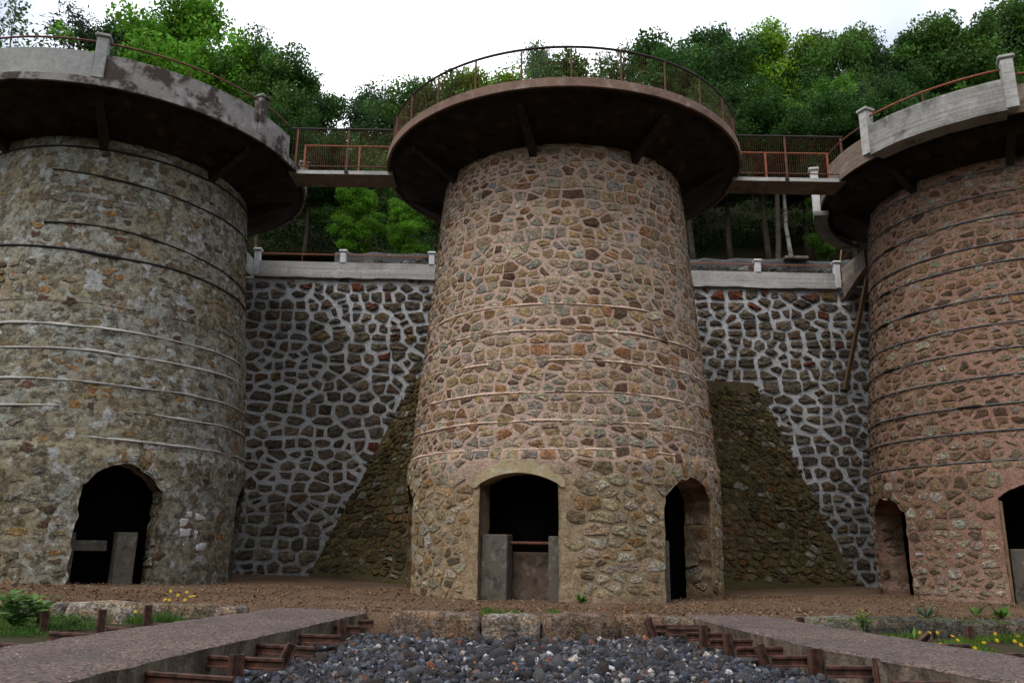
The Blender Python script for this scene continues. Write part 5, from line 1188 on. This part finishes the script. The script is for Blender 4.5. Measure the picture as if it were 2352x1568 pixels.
TREES = [
 (62, -14, 'sparse', 11, GY, 'thin sparse tree in the top left corner above the left kiln', 10, 1.2),
 (-15, 10, 'sparse', 10, GY, 'sparse tree cut off by the left edge above the left kiln', 9, 1.2),
 (215, 95, 'sparse', 7, N0, 'small pale sapling left of the dark pine above the left kiln', 11, 1.0),
 (285, 12, 'pine', 11, N0, 'dark pine above the post of the left kiln platform', 1, 1.25),
 (345, 40, 'broad', 10, DK, 'dark broadleaf tree between the pine and the tall bright green tree', 3, 0.8),
 (455, -25, 'ash', 14, BR, 'tallest bright green tree above the left kiln platform', 6, 1.0),
 (500, 90, 'ash', 10, BR, 'lower bright green tree in front of the tallest one by the left kiln', 7, 1.0),
 (620, 88, 'broad', 11, N0, 'rounded mid green tree above the right part of the left kiln platform', 4, 0.9),
 (560, 150, 'ash', 9, BR, 'bright tree just behind the left kiln handrail', 9, 1.0),
 (690, 150, 'broad', 10, DK, 'dark drooping tree at the edge of the sky right of the left kiln', 5, 0.85),
 (735, 225, 'birch', 8, DK, 'thin dark tree above the left end of the left footbridge', 5, 0.9),
 (840, 180, 'birch', 9, DK, 'feathery birch standing against the sky above the left footbridge', 4, 1.25),
 (912, 205, 'birch', 8, DK, 'slender birch beside the middle kiln platform, left side', 7, 0.9),
 (995, 180, 'broad', 8, N0, 'leafy tree behind the left end of the middle platform railing', 2, 0.9),
 (1075, 165, 'broad', 7, N0, 'low tree behind the middle platform, left of the thin grey birch', 6, 1.0),
 (1145, 160, 'ash', 6, YL, 'yellowish bush tree seen through the middle platform mesh', 3, 1.2),
 (1235, 88, 'birch', 10, GY, 'thin grey birch rising behind the top of the middle railing', 6, 0.75),
 (1345, 90, 'sparse', 10, N0, 'open branched tree above the middle platform railing', 4, 1.1),
 (1425, 75, 'sparse', 11, N0, 'slim tree with a long bare shoot right of the middle railing top', 5, 0.7),
 (1300, 165, 'broad', 6, N0, 'dense low tree behind the centre of the middle platform', 9, 1.2),
 (1500, 92, 'broad', 9, DK, 'dark tree behind the right side of the middle railing', 8, 0.9),
 (1570, 75, 'birch', 11, DK, 'grey green birch right of the middle railing', 8, 1.0),
 (1632, 62, 'broad', 11, DK, 'dark crowned tree left of the tall yellow green tree', 11, 0.85),
 (1750, 40, 'ash', 14, YL, 'tall yellow green tree above the right footbridge', 8, 0.72),
 (1820, 135, 'broad', 9, DK, 'dark low tree right of the tall yellow green tree', 12, 0.9),
 (1915, 62, 'broad', 11, N0, 'twin topped green tree above the post of the right kiln', 14, 0.8),
 (2000, 72, 'birch', 11, DK, 'feathery tree above the left post of the right platform', 10, 1.0),
 (2065, 72, 'broad', 10, DK, 'dark rounded tree above the right platform handrail', 17, 0.7),
 (2165, 32, 'broad', 11, N0, 'broad green tree on the skyline above the right platform', 20, 0.95),
 (2110, 85, 'birch', 10, DK, 'slim dark birch left of the broad skyline tree on the right', 12, 0.8),
 (2250, 22, 'birch', 12, GY, 'pale feathery tree left of the corner tree at top right', 14, 1.0),
 (2335, 0, 'broad', 12, N0, 'green tree in the top right corner of the picture', 23, 1.0),
 (2420, 10, 'broad', 12, DK, 'dark tree cut off by the right edge above the right kiln', 26, 1.0),
 # trees lower down the slope
 (1600, 230, 'ash', 8, N0, 'mid green tree beside the right rim of the middle platform', 11, 1.0),
 (1690, 170, 'birch', 9, N0, 'light green birch above the left end of the right footbridge', 16, 1.0),
 (1770, 225, 'ash', 8, YL, 'bright young tree just above the middle of the right footbridge', 13, 0.75),
 (1870, 190, 'birch', 9, DK, 'dark birch above the right half of the right footbridge', 18, 1.1),
 (1960, 200, 'broad', 8, N0, 'tree behind the left post of the right kiln platform', 29, 0.9),
 (2060, 190, 'ash', 8, N0, 'fresh green bushy tree behind the right platform handrail', 15, 1.0),
 (2160, 140, 'birch', 8, N0, 'small birch behind the middle of the right platform handrail', 20, 1.1),
 (2270, 130, 'broad', 8, N0, 'tree behind the right post of the right kiln platform', 32, 1.0),
 (640, 220, 'ash', 8, BR, 'light green tree behind the second post of the left platform', 17, 0.9),
 (760, 320, 'broad', 6, DK, 'dark small tree behind the left footbridge mesh', 35, 1.0),
 (880, 330, 'ash', 6, N0, 'green tree below and behind the left footbridge', 19, 1.1),
 (960, 300, 'broad', 7, DK, 'dark tree left of the middle kiln platform rim', 38, 1.0),
 (830, 420, 'ash', 5, BR, 'light leafed young tree in the dark gap under the left footbridge', 21, 1.2),
 (930, 450, 'ash', 4, BR, 'light leafed bush tree in the dark gap beside the middle kiln', 23, 1.2),
 (1580, 250, 'tall', 10, DK, 'high crowned dark tree beside the right rim of the middle platform', 40, 1.15, 37.6),
 (1660, 240, 'tall', 10, DK, 'high crowned tree over the dark gap under the left end of the right footbridge', 41, 1.15, 38.4),
 (1745, 235, 'tall', 10, DK, 'high crowned tree over the dark gap under the middle of the right footbridge', 44, 1.15, 37.6),
 (1830, 240, 'tall', 10, DK, 'high crowned tree over the dark gap under the right end of the right footbridge', 45, 1.15, 38.4),
 (1925, 240, 'tall', 10, DK, 'high crowned tree behind the whitewashed post of the right kiln', 46, 1.15, 37.8),
 (2020, 230, 'tall', 10, DK, 'high crowned tree behind the right kiln platform parapet', 47, 1.15, 38.4),
 (620, 290, 'tall', 8, DK, 'high crowned dark tree behind the right end of the left platform', 48, 1.2, 37.8),
 (720, 300, 'tall', 8, DK, 'high crowned dark tree behind the left end of the left footbridge', 49, 1.2, 38.4),
 (1890, 430, 'ash', 4, N0, 'light leafy sapling under the right end of the right footbridge', 25, 0.9, 37.0),
]
for i, t_ in enumerate(TREES): tree(*t_)
# two bare trunks under the right footbridge
for (pts, rad, mat, lb) in (([(1817, 592), (1812, 560), (1805, 520), (1803, 480), (1800, 440), (1799, 380)], 0.10, M['bark_birch'], 'pale crooked birch trunk in the dark gap under the right footbridge'), ([(1787, 596), (1788, 560), (1786, 500), (1784, 420)], 0.12, M['bark'], 'brown straight trunk left of the pale crooked trunk')):
    W_ = [on_y(*p, 36.2 + 0.15 * i) for i, p in enumerate(pts)]; z0 = W_[0].copy(); z0.z = float(hill(z0.x, z0.y)) - 0.2; W_ = [z0] + W_
    t = empty('bare_trunk', z0, lb, 'tree trunk', None); b = MB(); b.tube([tuple(p - z0) for p in W_], rad, 7, radii=[rad * (1.25 - 0.09 * i) for i in range(len(W_))]); b.build('trunk', mat, t, smooth=True)
    q = W_[-2] - z0; b = MB(); b.tube([tuple(q), tuple(q + Vector((0.9, -0.2, 0.35))), tuple(q + Vector((1.9, -0.3, 0.1)))], 0.02, 5, radii=[0.035, 0.025, 0.01]); b.build('limb', mat, t)
# undergrowth: one mass of leaves over the slope
r = np.random.default_rng(77); n = 70000
y = 40.0 + 28 * r.random(n) ** 1.4; x = y * r.uniform(-0.62, 0.72, n); base = hill(x, y); P = np.stack([x * .45, y * .45, 0 * x], 1)
hm = np.clip(1.2 + 1.5 * fbm(P, 3, 4), 0.15, 3) * np.clip((y - 34.7) / 1.5, 0.3, 1); z = base + hm * r.random(n) ** 0.6
tone = 0.8 + 0.45 * vnoise(np.stack([x * .8, y * .8, z * .8], 1), 9); cols = np.array((0.026, 0.06, 0.011))[None] * (tone * r.uniform(0.7, 1.3, n))[:, None]
tag(put('undergrowth', leaf_mesh(np.stack([x, y, z], 1), 0.19, r, cols, 'undergrowth')), 'mass of green undergrowth covering the slope between the trees', 'undergrowth', kind='stuff')
# the wood behind the nearer trees: trunks and crowns that read as one mass
r = np.random.default_rng(99); WV, WC, TB = [], [], MB(); rw = random.Random(6)
spots = []
SKY = ([0, 110, 170, 250, 370, 440, 540, 620, 700, 760, 850, 940, 1000, 1100, 1200, 1290, 1440, 1560, 1700, 1850, 1900, 2000, 2150, 2300, 2400], [190, 190, 185, 90, 85, 45, 100, 130, 210, 300, 310, 280, 240, 195, 190, 180, 145, 125, 120, 165, 130, 125, 105, 75, 50])   # skyline of the wood
for row, (yy, dx) in enumerate(((44.0, 3.2), (48.5, 3.6), (52, 4.2), (57.5, 4.6), (63, 5.0), (70, 6.0))):
    x = -yy * 0.66
    while x < yy * 0.76: spots.append((x + rw.uniform(-1, 1), yy + rw.uniform(-1.4, 1.4))); x += dx * rw.uniform(0.8, 1.25)
for (x, y) in spots:
    kd = rw.choice(('broad', 'ash', 'birch', 'broad')); q = x / y
    h = rw.uniform(5.5, 8.5) * (0.8 if -0.28 < q < -0.05 else 1.0); zb = float(hill(x, y)); cxp = 1176 + FPX * x / (y * math.cos(PITCH) + (zb + 6) * math.sin(PITCH)); sk = ray(cxp, float(np.interp(cxp, *SKY))); h = min(h, EYE + sk[2] / sk[1] * y - zb)
    if h < 2.5: continue
    cm = PRO[kd][rw.randrange(len(PRO[kd]))][1]; nv = len(cm.vertices); co = np.empty(nv * 3, np.float32); cm.vertices.foreach_get('co', co); co = co.reshape(-1, 4, 3)
    cl = np.empty(nv * 4, np.float32); cm.attributes['col'].data.foreach_get('color', cl); cl = cl.reshape(-1, 4, 4)
    k_ = r.choice(len(co), min(len(co), 4600), replace=False); a = rw.uniform(0, 6.28); s = h / 10.3
    L = co[k_]; ctr = L.mean(1, keepdims=True); L = (ctr + (L - ctr) * (1.75 / s) ** 0.75) * np.array((s * 1.2, s * 1.2, s))
    L = np.stack([L[..., 0] * math.cos(a) - L[..., 1] * math.sin(a) + x, L[..., 0] * math.sin(a) + L[..., 1] * math.cos(a) + y, L[..., 2] + zb - 0.1], -1)
    WV.append(L.reshape(-1, 3)); WC.append((cl[k_][..., :3] * np.array(rw.choice((N0, DK, DK, BR, N0)))).reshape(-1, 3))
    TB.tube([(x, y, zb - 0.3), (x + rw.uniform(-.3, .3), y, zb + h * 0.5), (x + rw.uniform(-.4, .4), y, zb + h * 0.8)], 0.1, 5, radii=[0.13, 0.09, 0.03])
V = np.vstack(WV); wood = tag(put('woodland', mesh_data('woodland', V, np.arange(len(V)).reshape(-1, 4), M['leaf'], np.vstack(WC))), 'dense mass of green woodland filling the slope behind the kilns', 'woodland', kind='stuff')
tag(TB.build('woodland_trunks', M['bark'], wood), kind='stuff')
